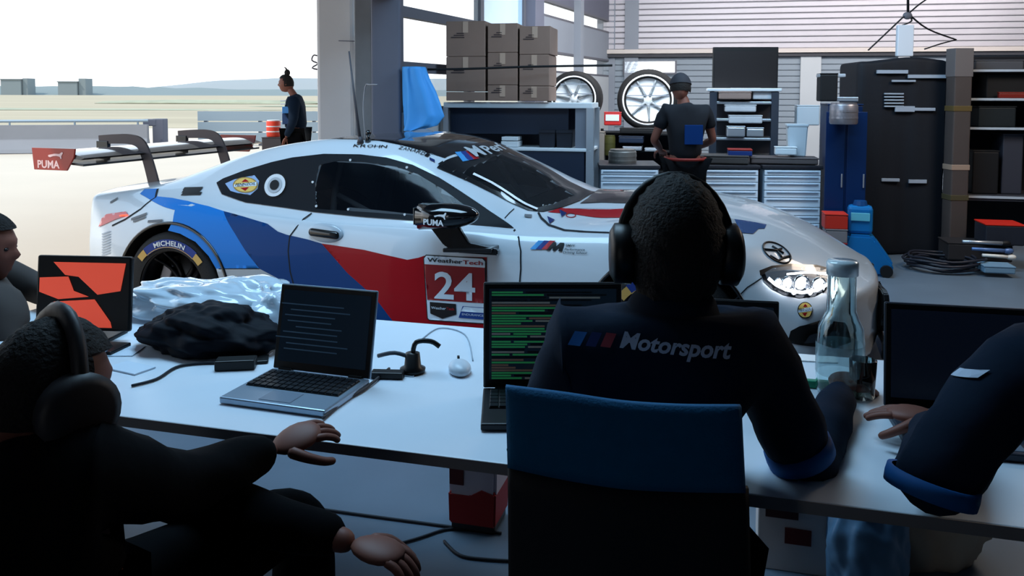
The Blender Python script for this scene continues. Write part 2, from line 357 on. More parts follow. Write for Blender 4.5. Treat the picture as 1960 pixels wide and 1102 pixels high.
# control curves: (y table, z table), from sill to centre line
K = [
 ([(-.97, .80), (-.5, .90), (0, .95), (1, .93), (2.2, .94), (3.3, .93), (3.8, .86)], [(-.97, .34), (-.6, .20), (-.3, .14), (.4, .10), (3.3, .10), (3.8, .13)]),
 ([(-.97, .86), (-.6, .96), (-.13, 1.01), (.4, .98), (1, .955), (2.2, .97), (2.75, 1.01), (3.4, .98), (3.8, .90)], [(-.97, .42), (-.6, .32), (0, .28), (3.3, .24), (3.8, .22)]),
 ([(-.97, .88), (-.6, .975), (-.13, 1.02), (.4, .985), (1, .945), (2.0, .955), (2.75, 1.02), (3.4, .98), (3.8, .90)], [(-.97, .54), (-.5, .52), (3.0, .50), (3.5, .42), (3.8, .36)]),
 ([(-.97, .86), (-.6, .94), (-.13, 1.00), (.4, .965), (1, .93), (2.0, .94), (2.75, .99), (3.4, .95), (3.8, .88)], [(-.97, .68), (-.5, .70), (1, .68), (2.75, .70), (3.2, .64), (3.5, .56), (3.8, .46)]),
 ([(-.97, .84), (-.6, .88), (-.13, .94), (.4, .93), (1, .90), (2.0, .90), (2.75, .93), (3.4, .90), (3.8, .80)], [(-.97, .79), (-.6, .815), (-.13, .835), (.4, .80), (1, .775), (2.0, .775), (2.75, .815), (3.1, .775), (3.35, .70), (3.6, .59), (3.8, .51)]),
 ([(-.97, .80), (-.5, .80), (0, .84), (.5, .85), (1, .85), (1.6, .85), (2.0, .83), (2.75, .82), (3.4, .78), (3.8, .68)], [(-.97, .855), (-.7, .885), (-.4, .90), (0, .895), (.5, .855), (1, .83), (1.6, .815), (2.0, .81), (2.3, .825), (2.75, .87), (3.05, .83), (3.3, .765), (3.5, .68), (3.65, .61), (3.8, .545)]),
 ([(-.97, .66), (-.7, .67), (-.4, .665), (-.15, .635), (.05, .625), (.5, .625), (1.2, .63), (1.5, .65), (1.75, .68), (1.95, .71), (2.15, .68), (2.4, .60), (3.4, .56), (3.8, .50)],
  [(-.97, .875), (-.7, .905), (-.4, .955), (-.15, 1.035), (.05, 1.10), (.25, 1.15), (.5, 1.19), (.7, 1.207), (1, 1.205), (1.2, 1.178), (1.4, 1.122), (1.6, 1.042), (1.8, .955), (1.95, .887), (2.12, .85), (2.35, .85), (2.75, .885), (3.05, .86), (3.3, .795), (3.5, .71), (3.65, .635), (3.8, .56)]),
 ([(-.97, .36), (1, .36), (3.8, .30)],
  [(-.97, .885), (-.7, .925), (-.45, .965), (-.2, 1.03), (0, 1.095), (.3, 1.175), (.6, 1.222), (.9, 1.243), (1.12, 1.245), (1.3, 1.228), (1.45, 1.19), (1.65, 1.115), (1.85, 1.03), (2.05, .945), (2.2, .90), (2.4, .905), (2.8, .915), (3.05, .893), (3.28, .835), (3.5, .745), (3.65, .66), (3.75, .60), (3.8, .57)]),
 ([(-.97, 0), (3.8, 0)],
  [(-.97, .89), (-.7, .93), (-.45, .97), (-.2, 1.04), (0, 1.11), (.3, 1.19), (.6, 1.237), (.9, 1.258), (1.15, 1.262), (1.35, 1.245), (1.5, 1.215), (1.7, 1.14), (1.9, 1.06), (2.1, .965), (2.25, .925), (2.45, .93), (2.8, .932), (3.05, .908), (3.28, .85), (3.5, .757), (3.65, .67), (3.75, .605), (3.8, .575)]),
]
def sst(a, b, x): t = min(1, max(0, (x - a) / (b - a))); return t * t * (3 - 2 * t)
def section(u):
    pts = [Vector((u, interp(ky, u), interp(kz, u))) for ky, kz in K]
    pts[-1].y = 0; ext = pts + [Vector((u, -pts[-2].y, pts[-2].z))]
    out = []
    for i in range(len(pts) - 1):
        p0 = ext[i - 1] if i else pts[0] * 2 - pts[1]; p1, p2 = ext[i], ext[i + 1]; p3 = ext[i + 2]
        n = 7
        for k in range(n):
            t = k / n
            out.append(0.5 * ((2 * p1) + (p2 - p0) * t + (2 * p0 - 5 * p1 + 4 * p2 - p3) * t * t + (3 * p1 - p0 - 3 * p2 + p3) * t ** 3))
    out.append(pts[-1].copy()); return out
def warp(p):
    q = p.copy(); y = min(1, abs(p.y))
    q.x -= sst(2.75, 3.8, p.x) * 0.50 * y ** 3.0
    q.x += (1 - sst(-.97, -.15, p.x)) * 0.16 * y ** 3
    return q
bm = nb(); rings = []
us = [-.97 + i * (4.77 / 230) for i in range(231)]
def ring(pts, dx=0):
    r = [bm.verts.new(warp(Vector((p.x, -p.y, p.z))) + Vector((dx, 0, 0))) for p in pts]
    l = [bm.verts.new(warp(p) + Vector((dx, 0, 0))) for p in pts[:-1]][::-1]
    return r + l
secs = [section(u) for u in us]
def shrink(pts, k, c):
    return [Vector((p.x, p.y * k, c + (p.z - c) * k)) for p in pts]
for k, dx in ((.0, -.035), (.5, -.035), (.85, -.03), (.96, -.018)): rings.append(ring(shrink(secs[0], max(k, .02), .62), dx))
for s in secs: rings.append(ring(s))
for k, dx in ((.965, .02), (.88, .035), (.6, .045), (.3, .05), (.02, .05)): rings.append(ring(shrink(secs[-1], k, .34), dx))
for A, B in zip(rings, rings[1:]):
    for j in range(len(A) - 1): bm.faces.new((A[j], B[j], B[j + 1], A[j + 1]))
    bm.faces.new((A[-1], B[-1], B[0], A[0]))
bmesh.ops.recalc_face_normals(bm, faces=bm.faces)
bvh = BVHTree.FromBMesh(bm)
def hit(px, py):                          # photograph point -> point on the body, car frame
    o = car_i @ Vector((0, 0, CAM_H)); d = (car_i.to_3x3() @ ray(px, py)).normalized()
    h = bvh.ray_cast(o, d)[0]
    return h
def proj_side(x, z, y0=-2.0):
    h = bvh.ray_cast(Vector((x, y0, z)), Vector((0, 1 if y0 < 0 else -1, 0)))
    return (h[0], h[1]) if h[0] else (None, None)
def proj_top(x, y):
    h = bvh.ray_cast(Vector((x, y, 3)), Vector((0, 0, -1))); return (h[0], h[1]) if h[0] else (None, None)
def inpoly(p, poly):
    c = False; n = len(poly); x, y = p
    for i in range(n):
        x0, y0 = poly[i]; x1, y1 = poly[i - 1]
        if (y0 > y) != (y1 > y) and x < (x1 - x0) * (y - y0) / (y1 - y0) + x0: c = not c
    return c
def dens(poly, step):
    out = []
    for i in range(len(poly)):
        a, b = Vector(poly[i]), Vector(poly[(i + 1) % len(poly)]); n = max(1, int((b - a).length / step))
        out += [tuple(a.lerp(b, k / n)) for k in range(n)]
    return out
def patch(name, poly, mat, mode='side', off=0.002, holes=(), step=0.022, parent=None, near=-1, smooth=True):
    """vinyl or glass laid on the body: 2D polygon in the car's own side (x, z) or plan (x, y) view"""
    outer = dens(poly, step); pts = list(outer); ed = [(i, (i + 1) % len(outer)) for i in range(len(outer))]
    for h in holes:
        hh = dens(h, step); b = len(pts); pts += hh; ed += [(b + i, b + (i + 1) % len(hh)) for i in range(len(hh))]
    xs = [p[0] for p in poly]; ys = [p[1] for p in poly]
    x = min(xs) + step * .5
    while x < max(xs):
        y = min(ys) + step * .5
        while y < max(ys):
            if inpoly((x, y), poly) and not any(inpoly((x, y), h) for h in holes): pts.append((x, y))
            y += step
        x += step
    V, E, Fc, *_ = geometry.delaunay_2d_cdt([Vector(p) for p in pts], ed, [], 0, 1e-5)
    bm2 = nb(); vv = []
    for v in V:
        if mode == 'side': h, n = proj_side(v.x, v.y, 2.0 * near)
        else: h, n = proj_top(v.x, v.y)
        if h is None: vv.append(None)
        else:
            if n.y * near < 0 and mode == 'side': n = -n
            if mode != 'side' and n.z < 0: n = -n
            vv.append(bm2.verts.new(h + n * off))
    for f in Fc:
        c = sum((V[i] for i in f), Vector((0, 0))) / len(f)
        if not inpoly(c, poly) or any(inpoly(c, h) for h in holes): continue
        q = [vv[i] for i in f]
        if None in q: continue
        try: bm2.faces.new(q)
        except ValueError: pass
    bmesh.ops.delete(bm2, geom=[v for v in bm2.verts if not v.link_faces], context='VERTS')
    bmesh.ops.recalc_face_normals(bm2, faces=bm2.faces)
    if bm2.faces:
        bm2.faces.ensure_lookup_table(); f0 = bm2.faces[0]
        want = Vector((0, near, 0)) if mode == 'side' else Vector((0, 0, 1))
        if sum(f.normal.dot(want) * f.calc_area() for f in bm2.faces) < 0: bmesh.ops.reverse_faces(bm2, faces=bm2.faces)
    return obj(name, bm2, mat, parent or car, smooth)
def S(*px):                               # pixel outline -> side view outline on the body
    out = []
    for p in px:
        h = hit(*p)
        if h is not None: out.append((h.x, h.z))
    return out
def TP(*px):
    out = []
    for p in px:
        h = hit(*p)
        if h is not None: out.append((h.x, h.y))
    return out
def strip(name, pts, wd, mat, off=0.003, mode='side', parent=None, near=-1):
    """thin line along the body through points of the side or plan view"""
    P3 = []
    for a, b in zip(pts, pts[1:]):
        n = max(1, int((Vector(b) - Vector(a)).length / .03))
        P3 += [Vector(a).lerp(Vector(b), k / n) for k in range(n)]
    P3.append(Vector(pts[-1])); bm2 = nb(); prev = None
    for i, p in enumerate(P3):
        d = (P3[min(i + 1, len(P3) - 1)] - P3[max(i - 1, 0)]).normalized(); n2 = Vector((-d.y, d.x)) * wd / 2
        cur = []
        for q in (p + n2, p - n2):
            h, n = proj_side(q.x, q.y, 2.0 * near) if mode == 'side' else proj_top(q.x, q.y)
            if h is None: cur = None; break
            if (mode == 'side' and n.y * near < 0) or (mode != 'side' and n.z < 0): n = -n
            cur.append(bm2.verts.new(h + n * off))
        if prev and cur: bm2.faces.new((prev[0], prev[1], cur[1], cur[0]))
        prev = cur
    return obj(name, bm2, mat, parent or car, True)
def decal_text(name, s, px0, px1, mat, hpx, parent=None, off=0.006, shear=0.0, bold=0.0, mode='side', fit=True, space=1.0):
    """lettering laid on the body from the baseline start to the baseline end; hpx: cap height in picture rows"""
    a, b = hit(*px0), hit(*px1); up_ = hit(px0[0], px0[1] - hpx)
    if a is None or b is None or up_ is None: print('decal missed', name, s, px0, px1); return None
    size = (up_ - a).length / 0.73
    me = text_mesh(s, size, shear=shear, bold=bold * size, space=space)
    xs = [v.co.x for v in me.vertices]; w0, w1 = min(xs), max(xs); L = (b - a).length
    kx = L / (w1 - w0) if fit else 1
    bmx = nb(); bmx.from_mesh(me); bpy.data.meshes.remove(me)
    bmesh.ops.triangulate(bmx, faces=bmx.faces)
    bmesh.ops.subdivide_edges(bmx, edges=[e for e in bmx.edges if e.calc_length() > .04], cuts=2)
    xd = (b - a).normalized(); yd = (up_ - a); yd = (yd - xd * yd.dot(xd)).normalized(); nn = xd.cross(yd)
    for v in bmx.verts:
        q = a + xd * ((v.co.x - w0) * kx) + yd * v.co.y
        h = bvh.ray_cast(q + nn * .15, -nn)
        v.co = (h[0] + nn * off) if h[0] is not None and (h[0] - q).length < .12 else q + nn * off
    return obj(name, bmx, mat, parent or car)

# shell: cut the arches and the openings for glass out of the dense skin
side_glass = S((415,350),(428,342),(470,326),(520,311),(560,302),(620,295),(690,296),(740,302),(790,316),(840,340),(890,372),(940,406),(984,438),(900,430),(800,423),(700,416),(600,406),(540,397),(470,388),(425,372))
side_in = S((606,400),(604,350),(612,316),(650,308),(700,310),(760,320),(800,334),(850,364),(893,396),(890,418),(800,413),(700,406))
ws_out = TP((836,322),(890,297),(945,272),(985,280),(1040,301),(1100,325),(1158,352),(1140,368),(1110,385),(1075,398),(1040,406),(1010,403),(960,380),(900,350))
ws_in = TP((885,332),(930,308),(975,292),(1040,312),(1100,335),(1138,353),(1100,375),(1060,392),(1030,398),(1000,388),(940,362))
shell = bm
AR = 0.41
def in_arch(c): return min((c.x - XR) ** 2, (c.x - XF) ** 2) + (c.z - .335) ** 2 < AR * AR and abs(c.y) > .62 and c.z < .8
mirror_glass = lambda poly, c: inpoly((c.x, c.z), poly)
dead = []
for f in shell.faces:
    c = f.calc_center_median()
    if in_arch(c): dead.append(f)
    elif abs(f.normal.y) > .25 and c.z > .8 and mirror_glass(side_in, c): dead.append(f)
    elif inpoly((c.x, c.y), ws_in) and c.z > .85: dead.append(f)
bmesh.ops.delete(shell, geom=dead, context='FACES')
for v in shell.verts:                     # snap the arch edge to a clean circle
    if v.is_boundary and abs(v.co.y) > .6 and v.co.z < .8:
        for ax in (XR, XF):
            d = Vector((v.co.x - ax, v.co.z - .335))
            if .33 < d.length < .47: d = d.normalized() * AR; v.co.x = ax + d.x; v.co.z = .335 + d.y
body = obj('body_shell', shell, white, car, True)
# arch lips and dark wheel wells
for ax in (XR, XF):
    for sgn in (-1, 1):
        b2 = nb(); ps = []
        for k in range(41):
            a = R(-32 + k * 244 / 40); x, z = ax + AR * math.cos(a), .335 + AR * math.sin(a)
            h, n = proj_side(x, z, 2.0 * sgn)
            ps.append(Vector((x, (h.y if h else sgn * .93), z)))
        ps = [p for p in ps if p.z > .12]
        tube(b2, ps, .010, 8); obj('arch_lip', b2, black, car, True)
        b2 = nb(); n = 40; q = []
        for k in range(n + 1):
            a = math.pi * 1.25 - k * 1.5 * math.pi / n
            x, z = ax + (AR + .004) * math.cos(a), max(.10, .335 + (AR + .004) * math.sin(a))
            h, nn_ = proj_side(x, z, 2.0 * sgn); yo = (abs(h.y) if h else .93) - .004
            q.append((b2.verts.new((x, sgn * yo, z)), b2.verts.new((x, sgn * .55, z))))
        for A, B in zip(q, q[1:]): b2.faces.new((A[0], B[0], B[1], A[1]))
        b2.faces.new([A[1] for A in q])
        obj('wheel_well', b2, M('well_black', (5, 5, 6), .9), car)
# wheels
def wheel(ax, sgn):
    b2 = nb(); r = .345; wd = .30
    prof = [(.235, -.5 * wd), (.30, -.5 * wd - .006), (.33, -.47 * wd), (r, -.40 * wd), (r + .003, 0), (r, .40 * wd), (.33, .47 * wd), (.30, .5 * wd + .006), (.235, .5 * wd)]
    m = Matrix.Rotation(R(90), 4, 'X'); lathe(b2, prof, 56, m)
    t = obj('tyre', b2, M('tyre_rubber', (22, 21, 22), .75, bump=.3, bscale=150), car, True); t.location = (ax, sgn * .845, .345)
    w2 = nb(); lathe(w2, [(.238, -.13), (.243, -.14), (.232, -.142), (.225, -.12), (.20, .02), (.21, .13)], 48, m)
    for k in range(10):
        a = 2 * math.pi * k / 10 + .12; ca, sa = math.cos(a), math.sin(a); a2 = a + (.13 if k % 2 else -.13)
        yo = -.0
        tube(w2, [(ca * .05, .03, sa * .05), (math.cos(a2) * .14, .045, math.sin(a2) * .14), (math.cos(a2) * .228, .12, math.sin(a2) * .228)], [.020, .009], 6, 3)
    cyl(w2, (0, -.02, 0), (0, .075, 0), .065, .05, 24); cyl(w2, (0, .07, 0), (0, .10, 0), .028, .024, 6)
    rm = obj('wheel_rim', w2, M('rim_dark', (26, 27, 31), .35, .8), t, True)
    rm.rotation_euler = (0, 0, 0 if sgn > 0 else math.pi)
    d2 = nb(); cyl(d2, (0, -.03, 0), (0, .0, 0), .19, n=32); dk = obj('brake_disc', d2, M('disc', (40, 38, 38), .5, .6), t, True)
    c2 = nb(); box(c2, (.13 * sgn, .02 * sgn, .06), (.07, .06, .15), (0, R(20), 0), .01); obj('brake_caliper', c2, M('caliper', (120, 120, 128), .4, .5), t)
    # blue and yellow sidewall marking arcs (yellow line and letters)
    yy = sgn * (.5 * wd + .009)
    def arc(r0, r1, a0, a1, mi):
        pr = None
        for k in range(17):
            a = R(a0 + (a1 - a0) * k / 16); cur = [mk.verts.new((r0 * math.cos(a), yy, r0 * math.sin(a))), mk.verts.new((r1 * math.cos(a), yy, r1 * math.sin(a)))]
            if pr: f = mk.faces.new((pr[0], pr[1], cur[1], cur[0])); f.material_index = mi
            pr = cur
    for b0 in (50, 230):
        mk = nb(); yy = sgn * (.5 * wd + .009); arc(.253, .305, b0, b0 + 80, 0); yy = sgn * (.5 * wd + .011)
        arc(.256, .260, b0, b0 + 80, 1); arc(.258, .30, b0 - 12, b0 + .5, 1); arc(.258, .30, b0 + 79.5, b0 + 92, 1)
        obj('sidewall_marking', mk, None, t, mats=[M('mark_blue', (25, 50, 120), .6), M('mark_yellow', (190, 150, 80), .6)])
    for b0 in (90, 270):
        me = text_mesh('MICHELIN', .052, bold=.001, align='CENTER')
        for v in me.vertices:
            rr = .268 + v.co.y * .8; a = R(b0) - v.co.x * 1.0 / .28 * (1 if sgn < 0 else -1)
            v.co = (rr * math.cos(a), sgn * (.5 * wd + .013), rr * math.sin(a))
        me.materials.clear(); me.materials.append(M('mark_white', (215, 215, 215), .6))
        o = bpy.data.objects.new('sidewall_lettering', me); C.objects.link(o); o.parent = t
    return t
for ax in (XR, XF):
    for sgn in (-1, 1): wheel(ax, sgn)

# livery
patch('livery_patch_light_blue', S((268,371),(277,362),(302,361),(301,376),(330,379),(360,385),(400,395),(428,404),(450,447),(471,481),(497,514),(414,514),(400,490),(375,463),(345,447),(322,441),(331,424),(335,402),(317,397),(290,384)), lblue)
patch('livery_patch_dark_blue', S((428,404),(465,414),(512,428),(532,443),(549,449),(589,458),(616,466),(666,523),(718,569),(752,614),(757,622),(690,622),(591,563),(564,550),(533,533),(497,514),(471,481),(450,447)), dblue)
patch('livery_patch_red', S((616,466),(697,478),(735,487),(780,497),(801,493),(813,489),(932,492),(933,632),(757,622),(752,614),(718,569),(666,523)), red)
patch('livery_patch_silver', S((414,514),(497,514),(533,533),(564,550),(591,563),(690,622),(440,622),(432,580),(424,545)), silver)
patch('hood_stripe_red', TP((1048,406),(1074,398),(1215,398),(1330,404),(1392,417),(1365,433),(1290,420),(1170,417),(1091,409)), red, 'top')
patch('hood_stripe_black', TP((1166,352),(1240,354),(1330,372),(1365,388),(1240,390),(1150,388),(1110,390),(1125,380),(1150,362)), black, 'top', .003)
patch('hood_chevron_silver', TP((1392,417),(1405,420),(1418,446),(1375,447),(1365,433)), silver, 'top', .003)
patch('hood_chevron_blue', TP((1405,420),(1467,430),(1463,438),(1452,438),(1441,448),(1418,446)), dblue, 'top', .003)
roof_poly = [(.62,-.46),(.75,-.54),(1.1,-.57),(1.36,-.575),(1.46,-.56),(1.56,0),(1.46,.56),(1.36,.575),(1.1,.57),(.75,.54),(.62,.46),(.55,0)]
patch('roof_panel', roof_poly, M('roof_black', (10, 11, 15), .18, coat=1.0), 'top', .003)
patch('rear_window', [(-.45,-.48),(-.1,-.5),(.35,-.52),(.42,0),(.35,.52),(-.1,.5),(-.45,.48)], M('dark_glass', (6, 8, 11), .08, coat=1), 'top', .004)
# glass
frame_black = M('window_black', (12, 16, 23), .55, spec=.15)
glass = M('tinted_glass', (10, 14, 20), .10, alpha=.66, coat=.15, spec=.25)
patch('window_surround', side_glass, frame_black, off=.005, holes=[side_in], step=.009)
patch('side_window', side_in, glass, off=.006, step=.014)
patch('window_surround', side_glass, frame_black, off=.004, near=1); 
patch('windscreen_surround', ws_out, M('banner_black', (12, 14, 18), .3, coat=.6), 'top', .005, holes=[ws_in], step=.011)
patch('windscreen', ws_in, M('windscreen_glass', (26, 30, 34), .04, alpha=.5, coat=1.0), 'top', .006, step=.016)
strip('windscreen_glint', [(p.x, p.y) for p in [hit(*q) for q in ((905, 335), (940, 352), (975, 374), (1005, 393), (1028, 403))]], .022, M('glint_bright', (238, 240, 244), .2, coat=1), .012, 'top')  # glossy white strip imitating a window reflection along the glass edge
seam = M('seam_dark', (20, 24, 30), .8)
strip('door_seam', S((597,408),(580,420),(567,436),(555,452),(552,480),(556,520),(575,590)), .008, seam)
strip('door_seam', S((984,440),(993,455),(997,480),(997,515),(990,600)), .008, seam)
strip('hood_seam', S((1030,407),(1036,418),(1050,431),(1080,441),(1120,444),(1180,446)), .006, seam)
strip('pillar_seam', S((966,418),(975,408),(984,400)), .006, seam)
strip('boot_seam', S((215,432),(240,420),(270,400),(298,378),(302,362)), .010, seam)
strip('sill_line', S((419,514),(497,514)), .005, seam)
# wing mirror
b2 = nb(); sec = [(.0, .0), (.03, .0)]
mx0, my0, mz0 = 1.53, -1.06, .88
vs = ball(b2, (0, 0, 0), 1, (.20, .085, .068), u=28, v=18)
for v in b2.verts:
    if v.co.x < -.07: v.co.x = -.13 - (v.co.x + .07) * .12; v.co.z *= 1.15
    v.co.z += v.co.x * .06
mo = obj('mirror_housing', b2, M('mirror_black', (10, 10, 12), .12, coat=1), car, True); mo.location = (1.66, -1.05, .885)
mfix = car_m.inverted() @ P(862, 405, 5.85 - 1.06)
b2 = nb(); prism(b2, [(-.06, .10), (.12, .10), (.20, -.02), (.36, -.045), (.36, -.075), (.14, -.075), (.06, -.04)], Matrix.Rotation(R(90), 4, 'X'), .03, .006)
ms = obj('mirror_arm', b2, black, mo); ms.location = (-.06, .03, -.115)
b2 = nb(); box(b2, (0, 0, 0), (.27, .13, .022), (0, R(-3), 0), .006); mb = obj('mirror_foot', b2, carbon, mo); mb.location = (.14, .04, -.17)
b2 = nb(); box(b2, (0, 0, 0), (.008, .13, .09), (0, 0, 0), .003); mg = obj('mirror_glass', b2, M('mirror_glass', (120, 130, 140), .03, 1), mo); mg.location = (-.138, 0, 0)
wt = M('decal_white', (225, 230, 235), .4)
def on_mirror(px, py):
    o = car_i @ Vector((0, 0, CAM_H)); d = (car_i.to_3x3() @ ray(px, py)).normalized()
    bb = BVHTree.FromPolygons([v.co + mo.location for v in mo.data.vertices], [p.vertices for p in mo.data.polygons])
    return bb.ray_cast(o, d)[0]
# door handle recess
b2 = nb(); hc = hit(622, 446)
ball(b2, (0, 0, 0), 1, (.118, .018, .056), u=28, v=14); hd = obj('door_handle_recess', b2, M('handle_recess', (168, 178, 188), .3, coat=1), car, True); hd.location = hc + Vector((0, 0, 0)); hd.rotation_euler = (R(-6), R(2), R(-1))
b2 = nb(); box(b2, (0, 0, 0), (.19, .026, .044), (0, R(4), 0), .018, 3); hb = obj('door_handle', b2, black, car, True); hb.location = hc + Vector((0.005, -.020, 0))
# lamps
patch('tail_lamp', S((190,434),(196,418),(205,410),(242,405),(246,412),(222,420),(200,430)), M('tail_red', (150, 14, 24), .15, coat=1, emit=(200, 10, 15), estr=.25), off=.006)
b2 = nb(); h0, h1 = hit(232, 412), hit(246, 411); tube(b2, [h0 + Vector((0, -.01, 0)), h1 + Vector((0, -.01, 0))], .004, 6); obj('tail_lamp_strip', b2, M('tail_glow', (255, 60, 40), .5, emit=(255, 70, 40), estr=3), car)
for o_ in [k for k in kids(car) if k.name.startswith('tail_lamp')]:
    c = dup(o_, car); c.scale = (1, -1, 1)
hl = [(1456,527),(1462,540),(1476,553),(1500,565),(1530,571),(1560,567),(1583,554),(1586,532),(1560,522),(1500,518),(1470,520)]
hl_c = [hit(*p) for p in hl]
patch('headlamp_housing', [(p.x, p.z) for p in hl_c], M('lamp_dark', (30, 32, 36), .2, .6), off=.004, step=.012)
patch('headlamp_lens', [(p.x, p.z) for p in hl_c], M('lamp_glass', (235, 240, 250), .02, alpha=.22, coat=1), off=.040, step=.012)
glow = M('lamp_glow', (255, 250, 240), .3, emit=(240, 246, 255), estr=9); chrome = M('lamp_chrome', (220, 222, 226), .08, 1)
def lamp_at(px, py, r, n=20):
    h = hit(px, py); b3 = nb(); d = Vector((.55, -.82, .05)).normalized()
    m = d.to_track_quat('Z', 'Y').to_matrix().to_4x4()
    lathe(b3, [(r * 1.15, .012), (r * 1.22, .02), (r * 1.1, .024), (r, .012), (r * .3, -.004), (0, -.006)], n, m)
    o = obj('lamp_reflector', b3, chrome, car, True); o.location = h + d * .012
    b3 = nb(); ball(b3, (0, 0, .008), r * .62, (1, 1, .45), u=16, v=10)
    for v in b3.verts: v.co = m @ v.co
    o = obj('lamp_bulb', b3, glow, car, True); o.location = h + d * .014
for px, py, r in ((1500, 540, .028), (1527, 543, .040), (1560, 545, .036), (1483, 538, .018), (1543, 556, .016), (1512, 556, .014)): lamp_at(px, py, r)
strip('lamp_strip', [(p.x, p.z) for p in [hit(*q) for q in ((1465,536),(1480,549),(1500,559),(1530,565),(1560,561),(1578,551))]], .012, glow, .03)
strip('lamp_strip', [(p.x, p.z) for p in [hit(*q) for q in ((1500,530),(1540,528),(1578,532))]], .008, glow, .03)
strip('lamp_brow', [(p.x, p.z) for p in [hit(*q) for q in ((1452,524),(1475,516),(1510,513),(1560,516),(1590,524))]], .022, black, .012)
# near intake in the front bumper
patch('bumper_intake', S((1507,655),(1513,633),(1530,624),(1575,611),(1600,614),(1625,618),(1645,640),(1650,658)), M('intake', (8, 8, 10), .6), off=.003)
patch('intake_fin', S((1535,655),(1545,640),(1575,628),(1590,632),(1580,650)), M('fin', (70, 74, 80), .2, .7), off=.02)
strip('bumper_seam', S((1405,575),(1430,550),(1458,532)), .006, seam)
# kidney grille on the nose, splitter, side skirt, diffuser
for sg in (-1, 1):
    b3 = nb(); poly = []
    for k in range(24):
        a = 2 * math.pi * k / 24; poly.append((.20 * max(-1, min(1, 1.25 * math.cos(a))) * (1 if math.sin(a) > 0 else .82), .115 * max(-1, min(1, 1.25 * math.sin(a)))))
    prism(b3, poly, T((3.815, sg * .235, .40), (R(90), 0, R(90 + sg * -7))), .03, .006)
    g = obj('kidney_grille', b3, black, car)
    b3 = nb()
    for k in range(9): box(b3, (3.85, sg * .235 + (k - 4) * .04, .40), (.012, .006, .19))
    obj('grille_bar', b3, M('grille_bar', (60, 60, 62), .3, .8), g)['kind'] = 'stuff'
b3 = nb(); box(b3, (3.84, 0, .24), (.03, 1.1, .09), bev=.01); obj('lower_intake', b3, black, car)
b3 = nb(); prism(b3, [(3.0, -.98), (3.45, -.99), (3.72, -.86), (3.9, -.5), (3.93, 0), (3.9, .5), (3.72, .86), (3.45, .99), (3.0, .98)], T((0, 0, .07)), .025, .004); obj('front_splitter', b3, carbon, car)
for sg in (-1, 1):
    b3 = nb(); box(b3, (1.3, sg * .97, .085), (2.1, .10, .03), bev=.008); obj('side_skirt', b3, carbon, car)
b3 = nb(); box(b3, (-.9, 0, .20), (.25, 1.5, .03), (0, R(-14), 0))
for k in range(7): box(b3, (-.92, -.6 + k * .2, .16), (.26, .012, .12))
obj('diffuser', b3, carbon, car)
# roof fins, antennas
def roof_z(x, y): h, n = proj_top(x, y); return h.z
b3 = nb(); ra = hit(690, 274); tube(b3, [ra, ra + Vector((-.05, .02, .28)), ra + Vector((-.10, .05, .55))], [.010, .005], 8); cyl(b3, ra, ra + Vector((0, 0, .04)), .022, .012)
obj('radio_antenna', b3, M('antenna', (70, 66, 70), .5), car, True)
b3 = nb(); r2_ = hit(700, 273); tube(b3, [r2_, r2_ + Vector((-.02, .01, .20)), r2_ + Vector((-.01, .02, .335)), r2_ + Vector((.03, 0, .345)), r2_ + Vector((.09, -.02, .345))], .004, 6, 4); obj('loop_antenna', b3, M('antenna_grey', (140, 138, 142), .5, .5), car, True)
b3 = nb(); r3_ = hit(705, 272); cyl(b3, r3_, r3_ + Vector((0, 0, .05)), .014, .01, 12); ball(b3, r3_ + Vector((0, 0, .055)), .018); obj('antenna_stub', b3, black, car, True)
b3 = nb()
for x, y in ((-.35, .25), (-.12, .25), (.10, .25)): pass
prism(b3, [(-.40, 0), (.30, 0.0), (.16, .05), (.02, .055)], T((0, .33, 1.045), (R(90), R(-16), 0)), .5, .01); obj('rear_roof_scoop', b3, M('scoop', (18, 14, 18), .5), car)
# rear wing
blade = M('wing_carbon', (30, 28, 30), .35, coat=.7)
wx = -1.03
b3 = nb(); prof = []
for k in range(13): t = k / 12; prof.append((.20 - .40 * t, .035 + .032 * math.sin(math.pi * t) + .02 * t))
for k in range(1, 12): t = 1 - k / 12; prof.append((.20 - .40 * t, .018 + .008 * math.sin(math.pi * t) + .02 * t))
prism(b3, prof, T((wx, .93, 1.075), (R(90), 0, 0)), 1.86); auto(obj('wing_blade', b3, M('wing_grey', (62, 66, 74), .15, .5, coat=1), car))
b3 = nb(); box(b3, (wx + .01, 0, 1.075), (.34, 1.84, .014), (0, R(4), 0), .004); obj('wing_underside', b3, blade, car)
EP = [(-1.25, 1.168), (-.895, 1.168), (-.905, 1.115), (-.965, 1.028), (-1.235, 1.028)]
ep = None
for sg in (-1, 1):
    b3 = nb(); prism(b3, [(x, z) for x, z in EP], T((0, sg * .935 + .006, 0), (R(90), 0, 0)), .012, .002)
    ep = obj('endplate', b3, M('endplate_red', (150, 46, 36), .4, coat=.5), car)
    if sg < 0:
        mt = frame_mtx((-1.205, -.9425, 1.042), (1, 0, 0), (0, 0, 1))
        text_obj('endplate_lettering', 'PUMA', .068, M('decal_pink', (225, 190, 190), .5), ep, mt, bold=.002)
        b4 = nb()
        prism(b4, [(.10, .085), (.17, .10), (.22, .098), (.25, .118), (.262, .112), (.252, .094), (.24, .075), (.245, .05), (.232, .05), (.225, .07), (.19, .078), (.15, .074), (.12, .062), (.10, .068)], mt @ T((.02, .030, .0), (0, 0, 0), (.75, .62, 1)), .0015); obj('endplate_emblem', b4, M('decal_pink', (225, 190, 190), .5), ep)
